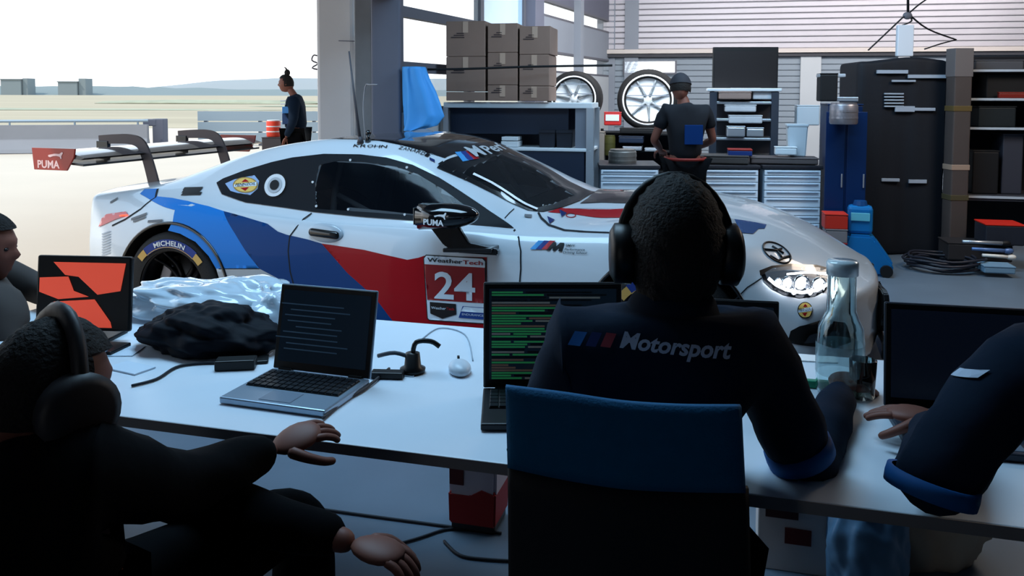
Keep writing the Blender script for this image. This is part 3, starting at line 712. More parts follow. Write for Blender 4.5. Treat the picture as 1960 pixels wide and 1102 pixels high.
for yy in (-.40, .40):
    b3 = nb()
    cen = catmull([(-1.235, 1.192 - .0), (-1.10, 1.20), (-.96, 1.20), (-.875, 1.17), (-.83, 1.09), (-.79, .97), (-.76, .86)], 6); half = []
    n = len(cen); A = []; B = []
    for i, p in enumerate(cen):
        d = (cen[min(i + 1, n - 1)] - cen[max(i - 1, 0)]).normalized(); q = Vector((-d.y, d.x)) * (.030 + .016 * i / n)
        A.append(tuple(p + q)); B.append(tuple(p - q))
    prism(b3, A + B[::-1], T((0, yy + .008, 0), (R(90), 0, 0)), .016, .002); auto(obj('wing_pylon', b3, M('pylon', (84, 76, 78), .4, .3), car))
    b3 = nb(); box(b3, (-1.20, yy, 1.14), (.10, .03, .09), bev=.004); obj('pylon_mount', b3, blade, car)
# interior: cage, seat, helmeted driver
cage = M('cage', (150, 152, 156), .4, .3)
b3 = nb()
for sg in (-1, 1):
    tube(b3, [(.75, sg * .60, .2), (.72, sg * .56, .8), (.75, sg * .50, 1.13)], .02, 8, 5)
    tube(b3, [(.75, sg * .50, 1.13), (1.2, sg * .50, 1.13), (1.75, sg * .60, .92), (1.95, sg * .66, .4)], .02, 8, 5)
    tube(b3, [(.75, sg * .55, .9), (1.85, sg * .64, .45)], .018, 8); tube(b3, [(1.38, sg * .54, 1.07), (1.62, sg * .64, .70)], .022, 8)
tube(b3, [(.75, -.5, 1.13), (.75, .5, 1.13)], .02, 8); tube(b3, [(1.38, -.54, 1.07), (1.38, .54, 1.07)], .02, 8)
obj('roll_cage', b3, cage, car, True)
b3 = nb(); box(b3, (.95, .33, .45), (.5, .5, .12), bev=.04); box(b3, (.72, .33, .72), (.12, .5, .62), (0, R(12), 0), .04); obj('driver_seat', b3, black, car)
b3 = nb(); box(b3, (2.0, 0, .80), (.35, 1.3, .12), (0, R(10), 0), .03); obj('dashboard', b3, black, car)
b3 = nb(); box(b3, (1.2, 0, .14), (2.2, 1.7, .03)); obj('cabin_floor', b3, black, car)
drv = thing('person', 'helmeted driver in a red and blue suit seated inside the race car', 'person', car_m @ Vector((1.0, .33, .5)), CAR_YAW)
b3 = nb()
def skin(bm_, pts, edges, sub=1):
    me = bpy.data.meshes.new('tmp'); me.from_pydata([p[0] for p in pts], edges, [])
    o = bpy.data.objects.new('tmp', me); C.objects.link(o)
    o.modifiers.new('s', 'SKIN'); 
    for i, p in enumerate(pts):
        r = p[1]; me.skin_vertices[0].data[i].radius = (r, r) if not isinstance(r, tuple) else r
    me.skin_vertices[0].data[0].use_root = True
    m = o.modifiers.new('u', 'SUBSURF'); m.levels = sub; m.render_levels = sub
    dg = bpy.context.evaluated_depsgraph_get(); dg.update(); e = bpy.data.meshes.new_from_object(o.evaluated_get(dg))
    bm_.from_mesh(e); bpy.data.objects.remove(o); bpy.data.meshes.remove(e); bpy.data.meshes.remove(me); return bm_
skin(b3, [((0, 0, 0), .13), ((-.10, 0, .25), .15), ((-.13, 0, .42), .13), ((-.11, 0, .52), .06), ((-.08, -.19, .42), .06), ((.12, -.22, .25), .045), ((.38, -.12, .30), .04), ((-.08, .19, .42), .06), ((.12, .22, .25), .045), ((.38, .12, .30), .04), ((.38, -.12, .03), .08), ((.38, .12, .03), .08)],
     [(0, 1), (1, 2), (2, 3), (2, 4), (4, 5), (5, 6), (2, 7), (7, 8), (8, 9), (0, 10), (0, 11)], 2)
obj('racing_suit', b3, M('suit', (26, 38, 84), .8), drv, True)
b3 = nb(); ball(b3, (-.08, 0, .63), .145, (1.05, .9, 1)); obj('helmet', b3, M('helmet', (120, 132, 150), .25, coat=.6), drv, True)
b3 = nb(); ball(b3, (-.055, 0, .64), .14, (1.0, .8, .42)); obj('visor', b3, M('visor', (160, 60, 30), .1), drv, True)
# ------------------------------------------------------------------ things inside the bay behind the car
RZ = -R(12)
wht = M('enamel_white', (208, 216, 222), .4); blk = M('matt_black', (14, 15, 18), .6); nav = M('panel_navy', (26, 38, 58), .5, noise=.15, scale=3)
alu = M('aluminium', (176, 182, 190), .35, .7)
# tall shelf unit with cartons
rk = thing('shelf_unit', 'white edged shelf unit with dark navy back panels below the cartons', 'shelf', P(985, 180, 7.85) * 1, RZ); rk.location.z = 0
def rack_shelf(z, th=.035, x0=-.62, x1=.76, par=None, nm='shelf', m=None):
    b = nb(); box(b, ((x0 + x1) / 2, 0, z), (x1 - x0, .5, th), bev=.006); return obj(nm, b, m or wht, par or rk)
rack_shelf(1.418, .05); rack_shelf(1.02, .03); rack_shelf(.55, .03); rack_shelf(.12, .03)
for x in (-.60, .74):
    for y in (-.23, .23): b = nb(); box(b, (x, y, .70), (.05 if x < 0 else .07, .04, 1.4), bev=.004); obj('post', b, alu, rk)
b = nb(); box(b, (.06, .22, .72), (1.28, .02, 1.36)); obj('back_panel', b, nav, rk)
b = nb(); box(b, (-.03, -.12, 1.28), (1.12, .012, .26), bev=.004); obj('hanging_panel', b, nav, rk)
b = nb(); box(b, (.06, -.235, .78), (1.26, .012, .44), bev=.004); obj('hanging_panel', b, nav, rk)
b = nb(); box(b, (.665, -.22, 1.21), (.12, .02, .38)); obj('side_panel', b, M('panel_grey', (110, 116, 128), .5), rk)
bx = nb(); box(bx, (0, 0, .028), (.16, .2, .05), bev=.004); o = tag(obj('carton', bx, wht), 'lower of two small white boxes on the middle shelf of the white edged unit', 'box'); o.matrix_world = T(rk.location, (0, 0, RZ)) @ T((.0, -.12, 1.035))
bx = nb(); box(bx, (0, 0, .02), (.15, .2, .035), bev=.004); o = tag(obj('carton', bx, wht), 'upper of two small white boxes on the middle shelf of the white edged unit', 'box'); o.matrix_world = T(rk.location, (0, 0, RZ)) @ T((.0, -.12, 1.092))
# mid grey bins inside the unit
for k, x in enumerate((.34, .50)):
    b = nb(); prism(b, [(-.07, 0), (.07, 0), (.078, .16), (-.078, .16)], T((0, .1, 0), (R(90), 0, 0)), .28, .006); box(b, (0, -.185, .14), (.15, .012, .012))
    o = tag(obj('storage_bin', b, M('bin_navy', (24, 30, 42), .5)), ['left', 'right'][k] + ' of two dark storage bins on the middle shelf of the white edged unit', 'box'); o.matrix_world = T(rk.location, (0, 0, RZ)) @ T((x, .0, 1.036))
card = M('cardboard', (134, 110, 98), .85, noise=.10, scale=5); tape = M('parcel_tape', (176, 150, 132), .3); cmark = M('carton_print', (52, 42, 44), .7)
def px_at(px, Y): return (px - 980) / 1600 * Y
cart = [(863, 940, 176, 193), (863, 940, 111, 175.5), (863, 940, 45, 110), (942, 1000, 164, 193), (942, 1000, 104, 163), (942, 1000, 50, 103), (1001, 1058, 166, 193), (1001, 1058, 108, 165), (1001, 1060, 56, 107)]
cl = ['flat carton at the bottom left of the stack', 'large carton in the middle of the left column of the stack', 'topmost carton of the left column of the stack', 'bottom carton of the middle column', 'centre carton of the whole stack', 'topmost carton of the middle column', 'bottom carton of the right column beside the tyre', 'carton in the middle of the right column', 'topmost carton of the right column with the dark lid']
for k, (x0, x1, y0, y1) in enumerate(cart):
    Y = 7.75; wd = (x1 - x0) / 1600 * Y; z1, z0 = 1.52 + (180 - y0) / 1600 * Y, max(1.444, 1.52 + (180 - y1) / 1600 * Y); h = z1 - z0
    t = thing('carton', 'brown cardboard ' + cl[k], 'box', (px_at((x0 + x1) / 2, Y), Y - px_at((x0 + x1) / 2, Y) * .21, z0), RZ, 'cartons stacked on the shelf unit')
    b = nb(); box(b, (0, 0, h / 2), (wd - .006, .42, h - .003), bev=.004); obj('box_body', b, card, t)
    if h > .1:
        for s_ in (-1, 1): b = nb(); box(b, (0, s_ * .105, h), (wd - .012, .205, .005), (s_ * R(.8), 0, 0)); obj('flap', b, card, t)
        b = nb(); box(b, (0, -.212, h - .05), (.05, .002, .10)); box(b, (0, 0, h + .004), (.05, .40, .002)); obj('tape', b, tape, t)
        b = nb(); zz = h * .55
        for q in range(3): box(b, (-wd * .2 + q * .012, -.212, zz + q * .018), (wd * (.34 - .08 * q), .002, .008))
        obj('printed_mark', b, cmark, t)['kind'] = 'stuff'
b = nb(); tube(b, [P(818, 133, 7.3), P(900, 131.5, 7.3), P(1000, 128, 7.3), P(1100, 126, 7.3), P(1172, 125, 7.3)], .010, 8, 3)
tag(obj('cord', b, blk, smooth=True), 'taut black cord running in front of the cartons', 'cord')
# blue cloth hung on the column
b = nb(); n = 26; rows = []
prof = [(128, 772, 812), (150, 772, 820), (175, 773, 832), (200, 773, 842), (222, 774, 850), (240, 773, 838), (250, 774, 800)]
for i in range(25):
    f = i / 24 * 6; k = min(5, int(f)); a = f - k; y = prof[k][0] * (1 - a) + prof[k + 1][0] * a; x0 = prof[k][1] * (1 - a) + prof[k + 1][1] * a; x1 = prof[k][2] * (1 - a) + prof[k + 1][2] * a
    row = []
    for j in range(n):
        u = j / n * 2 * math.pi; cx_, hw = (x0 + x1) / 2, (x1 - x0) / 2; p = P(cx_ + hw * math.cos(u), y, 7.02)
        row.append(b.verts.new(p + Vector((.012 * math.sin(5 * u + i * .2), math.sin(u) * .09 + .015 * math.sin(6 * u), 0))))
    rows.append(row)
for A, B in zip(rows, rows[1:]):
    for j in range(n): b.faces.new((A[j], A[(j + 1) % n], B[(j + 1) % n], B[j]))
b.faces.new(rows[0]); b.faces.new(rows[-1][::-1]); bmesh.ops.recalc_face_normals(b, faces=b.faces)
tag(obj('cloth_bag', b, M('sky_blue_cloth', (72, 160, 236), .6, trans=0, noise=.15, scale=4), smooth=True), 'light blue fabric bag hanging beside the grey column', 'bag')
# dark rack with tyres, items
def rackthing(label, px0, px1, Y, z1, shelves, mat, cat='shelf', name='storage_rack', depth=.5):
    x0, x1 = px_at(px0, Y), px_at(px1, Y); wd = (x1 - x0) / math.cos(RZ)
    t = thing(name, label, cat, ((x0 + x1) / 2, Y + depth * .5, 0), RZ)
    for z in shelves: b = nb(); box(b, (0, 0, z), (wd, depth, .025), bev=.004); obj('shelf', b, mat, t)
    for x in (-wd / 2 + .02, wd / 2 - .02):
        for y in (-depth / 2 + .02, depth / 2 - .02): b = nb(); box(b, (x, y, z1 / 2), (.035, .035, z1)); obj('post', b, mat, t)
    return t, wd
tr, tw = rackthing('dark tyre rack behind the man in the cap', 1152, 1330, 9.7, 1.10, (.35, .62, .86, 1.06), blk)
b = nb(); box(b, (0, .24, .7), (tw, .01, .75)); obj('back_panel', b, nav, tr)
def tyre(label, px, py, Y, rr, gname):
    t = thing('tyre', label, 'tyre', P(px, py, Y) , RZ, gname)
    b = nb(); wd = .28; k = rr / .355
    lathe(b, [(.25 * k, -.5 * wd), (.31 * k, -.52 * wd), (.345 * k, -.46 * wd), (rr, -.36 * wd), (rr, .36 * wd), (.345 * k, .46 * wd), (.31 * k, .52 * wd), (.25 * k, .5 * wd), (.25 * k, -.5 * wd)], 48, Matrix.Rotation(R(90), 4, 'X'))
    obj('rubber', b, M('tyre_rubber', (22, 21, 22), .75, bump=.3, bscale=150), t, True)
    b = nb(); m = Matrix.Rotation(R(90), 4, 'X'); lathe(b, [(.285 * k, -.06), (.292 * k, .145), (.275 * k, .148), (.262 * k, .10), (.06, .06), (.05, .09), (0, .09)], 48, m)
    obj('wheel_cover', b, M('wheel_white', (245, 248, 250), .35), t, True)
    for q in range(7):
        a = 2 * math.pi * q / 7 + .3; b = nb(); tube(b, [(.05 * math.cos(a), -.095, .05 * math.sin(a)), (.15 * math.cos(a), -.10, .15 * math.sin(a)), (.262 * k * math.cos(a), -.125, .262 * k * math.sin(a))], [.018, .010], 6, 2)
        obj('spoke', b, M('spoke_grey', (150, 158, 164), .4), t, True)
    for q in (-.07, .05, .16): b = nb(); hw = math.sqrt(max(.001, (.25 * k) ** 2 - q * q)); box(b, (0, -.15, q), (hw * 2, .004, .012)); obj('strap', b, M('strap_grey', (120, 128, 140), .5), t)
    return t
tyre('standing slick tyre with white wheel just left of the man in the cap', 1241, 191, 9.9, .36, None)
tyre('standing tyre with white wheel partly hidden, beside the cartons', 1101, 188, 9.6, .31, None)
light('tyre_fill', 'AREA', (1.3, 8.6, 2.9), 80, (.95, .98, 1), (.8, .8), (1.4, 9.9, 1.4))  # added area light that whitens the wheels, standing in for window light
# second support under the hidden tyre
b = nb(); box(b, (px_at(1101, 9.6), 9.75, 1.10), (.5, .4, .05)); box(b, (px_at(1101, 9.6), 9.75, .55), (.4, .35, 1.1)); tag(obj('plinth', b, dgrey), 'grey plinth behind the shelf unit carrying the hidden tyre', 'stand')
# small items on the tyre rack
def item(name, label, cat, px0, px1, py0, py1, Y, mat, depth=.18, rz=RZ, shape='box', lid=None, group=None, zb_=None):
    x0, x1 = px_at(px0, Y), px_at(px1, Y); zt, zb = P(px0, py0, Y).z, (P(px0, py1, Y).z if zb_ is None else zb_); h = zt - zb
    t = thing(name, label, cat, ((x0 + x1) / 2, Y + depth / 2, zb), rz, group); wd = x1 - x0; b = nb()
    if shape == 'box':
        box(b, (0, 0, h / 2), (wd, depth, h), bev=min(.012, h * .2, wd * .2)); obj('box_body', b, mat, t)
        b = nb(); box(b, (0, 0, h + .004), (wd * 1.02, depth * 1.02, .012), bev=.003); obj('lid', b, lid or mat, t)
    elif shape == 'cyl':
        lathe(b, [(0, 0), (wd / 2 * .94, 0), (wd / 2, .012), (wd / 2, h * .93), (wd / 2 * .95, h), (0, h)], 28); obj('drum_body', b, mat, t, True); auto(t.children[0] if False else kids(t)[0])
        b = nb()
        for z in (h * .33, h * .66): cyl(b, (0, 0, z - .008), (0, 0, z + .008), wd / 2 * 1.02, n=28)
        cyl(b, (0, 0, h), (0, 0, h + .015), wd / 2 * .9, n=28); obj('lid', b, lid or mat, t)
    elif shape == 'bin':
        prism(b, [(-wd / 2 * .82, 0), (wd / 2 * .82, 0), (wd / 2, h), (-wd / 2, h)], T((0, depth / 2, 0), (R(90), 0, 0)), depth, .01); obj('bin_body', b, mat, t)
        b = nb(); box(b, (0, 0, h), (wd * 1.06, depth * 1.06, .025), bev=.006); obj('rim', b, lid or mat, t)
    return t, wd, h
t, wd_, h_ = item('first_aid_box', 'small red and white box at the left of the tyre rack', 'box', 1158, 1190, 216, 240, 9.6, M('box_red', (180, 40, 40), .5), .12)
b = nb(); box(b, (0, -.063, h_ * .62), (wd_ * .8, .004, h_ * .5)); obj('front_label', b, wht, t)
item('canister', 'olive green canister on the tyre rack next to a pale box', 'canister', 1158, 1180, 262, 298, 9.5, M('olive', (62, 62, 26), .6), shape='cyl')
item('carton', 'grey box at the left end of the tyre rack', 'box', 1143, 1160, 254, 312, 9.5, M('box_grey', (118, 112, 106), .7), .2)
t, wd_, h_ = item('pump', 'rounded grey pump on the bench top left of the man in the cap', 'tool', 1168, 1222, 290, 316, 7.75, M('pump_grey', (120, 116, 112), .4, .4), .22, shape='cyl')
for k, (a, bb, c, d, m_, lb) in enumerate(((1196, 1232, 282, 288, alu, 'flat silver tray left on the dark rack'), (1238, 1262, 285, 290, alu, 'flat silver tray nearest the man in the cap'), (1190, 1260, 247, 256, blk, 'long black case on the dark rack'), (1188, 1235, 262, 274, nav, 'navy case below the long black case'))):
    item('case', lb, 'case', a, bb, c, d, 9.5, m_, .2)
# drawer cabinets
cabm = M('cabinet_white', (212, 224, 236), .4, noise=.04, scale=4)
def cabinet(label, px0, px1, Y, hz, n, group):
    x0, x1 = px_at(px0, Y), px_at(px1, Y); wd = (x1 - x0); t = thing('drawer_cabinet', label, 'cabinet', ((x0 + x1) / 2, Y + .28, 0), RZ * .3, group)
    b = nb(); box(b, (0, .01, hz / 2), (wd, .54, hz - .01), bev=.01); obj('carcass', b, M('carcass', (120, 136, 152), .5), t)
    hs = ([.05, .06, .075, .065, .085, .075, .07, .09, .09, .10])[:n]; z = hz - .02; k_ = (hz - .10) / sum(hs)
    for h in hs:
        h *= k_; b = nb(); box(b, (0, -.27, z - h / 2), (wd - .02, .03, h - .006), bev=.003); d = obj('drawer', b, cabm, t)
        b = nb(); box(b, (0, -.292, z - .016), (wd - .06, .010, .007), bev=.002); obj('handle', b, M('drawer_pull', (170, 186, 202), .4), d); z -= h
    b = nb(); box(b, (0, 0, hz + .006), (wd + .02, .58, .03), bev=.006); obj('worktop', b, M('worktop_dark', (42, 42, 48), .4), t)
    return t
cabinet('low pale blue white drawer cabinet at the left of the bench', 1153, 1266, 7.6, .855, 10, 'drawer cabinets along the bench')
cabinet('wide pale drawer cabinet at the right of the bench', 1344, 1458, 7.5, .865, 10, 'drawer cabinets along the bench')
cabinet('pale drawer cabinet furthest right beside the blue locker', 1468, 1578, 7.5, .865, 10, 'drawer cabinets along the bench')
# bench top clutter
item('tool_case', 'dark flat tool case on the right drawer cabinets', 'case', 1350, 1440, 300, 314, 7.55, M('case_grey', (62, 60, 60), .6), .3)
item('toolbox', 'blue and red toolbox on the right drawer cabinets', 'toolbox', 1400, 1445, 288, 299, 7.6, M('tool_blue', (20, 48, 110), .5), .2, lid=M('tool_red', (130, 30, 24), .5))
item('tool_case', 'brown grey case at the right end of the drawer cabinets', 'case', 1448, 1572, 304, 314, 7.55, M('case_brown', (84, 76, 76), .6), .3)
# wall mounted screen over a bright shelf, metal cupboard
sx0, sx1 = px_at(1364, 8.6), px_at(1486, 8.6)
tv = thing('monitor', 'black wall screen above the white shelf at the back', 'screen', ((sx0 + sx1) / 2, 8.6, P(0, 168, 8.6).z), RZ * .4)
b = nb(); box(b, (0, .03, .22), (sx1 - sx0, .05, .44), bev=.006); obj('housing', b, blk, tv)
b = nb(); box(b, (0, .003, .205), (sx1 - sx0 - .03, .006, .38)); obj('display', b, M('screen_off', (34, 32, 34), .35), tv)
b = nb(); box(b, (0, .05, .012), (.3, .16, .024), bev=.004); obj('foot', b, steel, tv)
lk, lw = rackthing('metal shelving cupboard under the wall screen', 1372, 1495, 8.3, 1.56, (.9, 1.08, 1.27, 1.44), alu)
b = nb(); box(b, (0, 0, 1.57), (lw + .06, .55, .03), bev=.006); obj('top_board', b, wht, lk)
b = nb(); box(b, (0, .22, 1.2), (lw - .04, .02, .7)); obj('back_panel', b, M('cup_back', (60, 64, 74), .6), lk)
for sg in (-1, 1): b = nb(); box(b, (sg * (lw / 2 - .03), -.2, 1.15), (.07, .12, .8)); obj('side_panel', b, M('cup_side', (44, 50, 62), .6), lk)
paper = M('paper_stack', (186, 190, 196), .6, noise=.2, scale=12)
for k, (a, c, y0, y1, lb) in enumerate(((1392, 1450, 202, 214, 'pale box on the top shelf of the metal cupboard'), (1400, 1462, 222, 236, 'wide pale box on the second shelf of the metal cupboard'), (1396, 1430, 243, 262, 'silver box low in the metal cupboard at the left'), (1434, 1466, 246, 262, 'silver box low in the metal cupboard at the right'), (1380, 1440, 177, 190, 'brown grey box on the white top board'), (1445, 1490, 176, 190, 'pale box on the white top board at the right'))):
    item('parts_box', lb, 'box', a, c, y0, y1, 8.28, [paper, paper, alu, alu, M('tan_box', (140, 120, 112), .7), paper][k], .2)
t, wd_, h_ = item('waste_bin', 'tall pale tapered bin standing on the cabinet beside the metal cupboard', 'bin', 1512, 1550, 240, 300, 7.7, M('bin_pale', (178, 188, 196), .5), .16, shape='bin')
item('carton', 'white low box in front of the pale tapered bin', 'box', 1488, 1528, 283, 297, 7.62, wht, .1)
item('wall_box', 'white wall cabinet to the left of the blue locker', 'cabinet', 1530, 1572, 203, 240, 8.3, M('pale_cab', (184, 196, 206), .5), .2)
# blue locker with silver bucket and coffee machine
bl, bw, bh = item('locker', 'tall dark blue locker beside the black covered rack', 'locker', 1597, 1660, 201, 520, 7.3, M('locker_blue', (2, 30, 68), .4, noise=.1, scale=3), .45)
for x in (-.08, .10): b = nb(); box(b, (x, -.23, bh * .5), (.16, .012, bh * .92), bev=.004); d = obj('door', b, M('locker_blue_door', (3, 34, 76), .4), bl); b = nb(); box(b, (x + .06, -.24, bh * .55), (.012, .016, .12), bev=.003); obj('handle', b, alu, d)
item('bucket', 'ribbed silver bucket hanging at the front of the blue locker', 'bucket', 1596, 1648, 200, 238, 7.1, M('bucket_silver', (150, 146, 152), .35, .7), .17, shape='cyl')
cm, cw, ch = item('coffee_machine', 'black coffee machine on top of the blue locker', 'machine', 1574, 1606, 142, 194, 7.4, blk, .22)
b = nb(); box(b, (.15, 0, .02), (.20, .2, .04), bev=.006); obj('tray', b, alu, cm); b = nb(); box(b, (.03, 0, ch - .01), (.22, .2, .03), bev=.006); obj('hood', b, M('hood_grey', (160, 164, 170), .4), cm)
# black covered tall case
Yc = 7.9; x0, x1 = px_at(1648, Yc), px_at(1815, Yc); wd = x1 - x0; zt = P(0, 108, Yc).z
cv = thing('covered_rack', 'tall rack under a black fabric cover with white printed words', 'rack', ((x0 + x1) / 2, Yc + .3, 0), RZ * .4)
b = nb(); r = bmesh.ops.create_grid(b, x_segments=1, y_segments=1, size=1); bmesh.ops.delete(b, geom=b.verts[:], context='VERTS')
box(b, (0, 0, zt / 2), (wd, .6, zt), bev=.04, seg=3); bmesh.ops.subdivide_edges(b, edges=b.edges[:], cuts=14, use_grid_fill=True)
for v in b.verts:
    z = v.co.z / zt; v.co.x += .012 * math.sin(v.co.z * 9 + v.co.y * 6) * (1 - z); v.co.y += .016 * math.sin(v.co.x * 16 + v.co.z * 1.5) * (1.1 - z) + .004 * math.sin(v.co.x * 40)
    if z > .9: v.co.z += .02 * math.sin(v.co.x * 7 + 1)
obj('cover', b, M('cover_black', (10, 15, 24), .7, bump=.15, bscale=20), cv, True)
lw_ = M('print_grey', (150, 158, 170), .6)
def on_cover_bar(px, py, px1, py1, nm='printed_stripe'):
    inv = T(cv.location, (0, 0, RZ * .4)).inverted(); a, c = inv @ P(px, py, Yc), inv @ P(px1, py1, Yc); b = nb(); box(b, ((a.x + c.x) / 2, -.322, (a.z + c.z) / 2), (c.x - a.x, .02, a.z - c.z), bev=.003); obj(nm, b, lw_, cv)
for q in ((1678, 134, 1736, 141), (1736, 143, 1806, 150), (1706, 153, 1750, 157), (1712, 203, 1748, 214), (1748, 206, 1786, 212), (1687, 341, 1720, 347), (1737, 343, 1770, 350)): on_cover_bar(*q)
for k in range(5): on_cover_bar(1692, 178 + k * 6, 1728, 181 + k * 6)
# sling and hook above it with a white tag
sl = thing('lifting_sling', 'black straps hanging from a hook above the black covered rack', 'sling', P(1737, 30, 8.0))
L0 = P(1737, 30, 8.0)
b = nb()
for e in (((1737, 25), (1700, 60), (1662, 96)), ((1737, 25), (1775, 55), (1830, 76)), ((1737, 25), (1745, 40), (1722, 50)), ((1785, -8), (1760, 8), (1737, 28)), ((1830, 76), (1800, 84), (1770, 94))):
    tube(b, [P(x, y, 8.0) - L0 for x, y in e], .016, 6, 4, flat=.4)
tube(b, [P(1740, -90, 8.0) - L0, P(1738, -30, 8.0) - L0, P(1738, 28, 8) - L0], .012, 6)
obj('strap', b, blk, sl, True)['kind'] = 'stuff'
b = nb(); ball(b, (0, .0, 0), .045, (1, .5, .8)); obj('hook', b, steel, sl, True)
b = nb(); p0, p1 = P(1715, 108, 7.95) - L0, P(1748, 48, 7.95) - L0; box(b, ((p0.x + p1.x) / 2, p0.y, (p0.z + p1.z) / 2), (p1.x - p0.x, .05, p1.z - p0.z), bev=.008); obj('tag_card', b, M('tag_white', (205, 210, 218), .5), sl)
b = nb(); cyl(b, P(1738, 30, 8.0) - L0 + Vector((0, 0, 2.3 - .77)), P(1738, 30, 8.0) - L0, .008); obj('chain', b, steel, sl)
# grey brown upright post and right hand shelving
b = nb(); xx = px_at(1835, 7.70); box(b, (0, 0, .98), (.16, .16, 1.94), bev=.012); ps = tag(obj('post', b, M('post_brown', (68, 60, 58), .7, noise=.15, scale=5)), 'grey brown square post between the covered rack and the right shelving', 'post'); ps.location = (xx, 7.72, 0)
for z_, m_ in ((1.82, M('post_tape', (98, 92, 92), .6)), (1.40, M('post_yellow', (88, 72, 40), .6)), (.86, M('post_ring', (150, 128, 112), .5)), (.58, M('post_olive', (70, 64, 44), .7))):
    b = nb(); box(b, (0, 0, z_), (.168, .168, .05 if z_ != 1.82 else .26), bev=.004); obj('band', b, m_, ps)
rt, rw = rackthing('dark shelving with thin bright shelf edges at the right edge of the picture', 1866, 2050, 7.7, 1.9, (.55, .585 + 0, 1.21, 1.48, 1.745), M('rack_dark', (46, 48, 56), .5))
for z in (.575, 1.215, 1.485, 1.75): b = nb(); box(b, (0, -.255, z), (rw, .012, .022)); obj('shelf_edge', b, M('edge_white', (170, 180, 190), .4), rt)
b = nb(); box(b, (0, .24, 1), (rw, .02, 1.8)); obj('back_panel', b, M('back_navy', (14, 18, 28), .6), rt)
its = [(1885, 1990, 140, 188, blk, 'black crate on the second shelf of the right shelving'), (1862, 1950, 116, 133, M('grey_lid', (70, 72, 78), .6), 'flat grey crate on the top shelf of the right shelving'), (1902, 1962, 178, 188, M('rack_red', (112, 26, 18), .5), 'flat dark red box on the second shelf of the right shelving'),
       (1870, 1940, 205, 243, M('dk_green', (18, 26, 30), .6), 'dark crate on the third shelf of the right shelving'), (1918, 1958, 258, 370, M('grey_bin', (48, 50, 60), .6), 'tall grey bin on the lowest long shelf of the right shelving'), (1862, 1912, 290, 370, blk, 'black bin beside the tall grey bin on the right shelving')]
for a, c, y0, y1, m_, lb in its:
    item('crate' if 'crate' in lb else 'box', lb, 'box', a + 12, c + 8, y0, y1, 7.78 if 'red' not in lb else 7.70, m_, .3 if 'red' not in lb else .05, zb_={188: 1.494, 133: 1.758, 243: 1.224, 370: .598}[y1])
item('toolbox', 'red topped dark toolbox under the right shelving', 'toolbox', 1905, 1975, 432, 470, 7.2, M('tb_dark', (30, 34, 44), .5), .3, lid=M('tb_red', (190, 34, 20), .5))
# floor things on the right: blue jack, red boxes, hose coil, tools
jk = thing('trolley_jack', 'bright blue trolley jack standing before the black covered rack', 'jack', (px_at(1668, 7.0), 7.1, 0), R(-20))
bj = M('jack_blue', (12, 98, 158), .35)
b = nb(); prism(b, [(-.20, .0), (.22, 0), (.24, .10), (.10, .30), (.06, .34), (-.12, .34), (-.20, .12)], T((0, .12, 0), (R(90), 0, 0)), .24, .02); obj('jack_body', b, bj, jk)
b = nb(); box(b, (-.03, 0, .46), (.20, .16, .24), bev=.03); box(b, (-.03, -.082, .50), (.14, .01, .08)); obj('tank', b, bj, jk)
b = nb(); box(b, (-.03, -.085, .49), (.15, .012, .07), bev=.004); obj('tank_label', b, M('label_teal', (90, 170, 190), .5), jk)
b = nb(); cyl(b, (-.03, 0, .58), (-.03, 0, .62), .06, .05, 20); obj('cap', b, M('jack_cap', (10, 60, 110), .4), jk)
for x in (-.14, .18):
    for y in (-.14, .14): b = nb(); cyl(b, (x, y - .02, .05), (x, y + .02, .05), .05, n=20); obj('wheel', b, blk, jk)
item('parts_box', 'red box stacked on a grey box left of the blue jack', 'box', 1590, 1632, 412, 440, 7.0, M('crate_red', (176, 40, 26), .5), .2, zb_=None)
item('parts_box', 'grey box in the middle of the pile left of the blue jack', 'box', 1592, 1632, 441, 466, 7.0, M('crate_grey', (110, 108, 112), .6), .2)
item('parts_box', 'dark red box at the bottom of the pile left of the blue jack', 'box', 1592, 1632, 467, 518, 7.0, M('crate_dred', (140, 26, 30), .5), .2, zb_=0)
b = nb(); hc_ = Vector((px_at(1832, 7.1), 7.25, .0)); pts = []
for k in range(150):
    a = k / 150 * 2 * math.pi * 6; rr = .24 + .035 * math.sin(k * .35) + .02 * (k / 150); pts.append(hc_ + Vector((rr * 1.15 * math.cos(a), rr * math.sin(a), .02 + .10 * k / 150 + .008 * math.sin(k))))
tube(b, pts, .012, 6); tag(obj('hose', b, M('hose_dark', (34, 36, 46), .45), smooth=True), 'dark coiled air hose lying on the floor at the right', 'hose')
for k, (a, c, y, ln, m_, lb) in enumerate(((1842, 1925, 462, .4, alu, 'long silver torque wrench lying above the hose coil'), (1860, 1930, 476, .35, M('tool_blu', (90, 120, 170), .35, .3), 'blue and white air gun lying beside the hose coil'), (1880, 1935, 488, .25, M('tool_wht', (220, 220, 215), .4), 'short white tool lying nearest the hose coil'))):
    t = thing('hand_tool', lb, 'tool', P(a, y, 7.15)); e = P(c, y + 4, 7.15) - P(a, y, 7.15); b = nb(); tube(b, [(0, 0, 0), e * .5, e], [.014, .018], 8); obj('shaft', b, m_, t, True)
    b = nb(); ball(b, e, .032, (1.4, .8, .8)); obj('head', b, m_ if k else blk, t, True)
item('low_trolley', 'low dark trolley under the silver tools', 'trolley', 1835, 1950, 468, 500, 7.3, M('trolley_dark', (36, 34, 36), .6), .3)
item('carton', 'pale blue low box on the floor at the right edge', 'box', 1902, 1958, 512, 524, 6.9, M('pale_blue_box', (104, 136, 160), .5), .2)
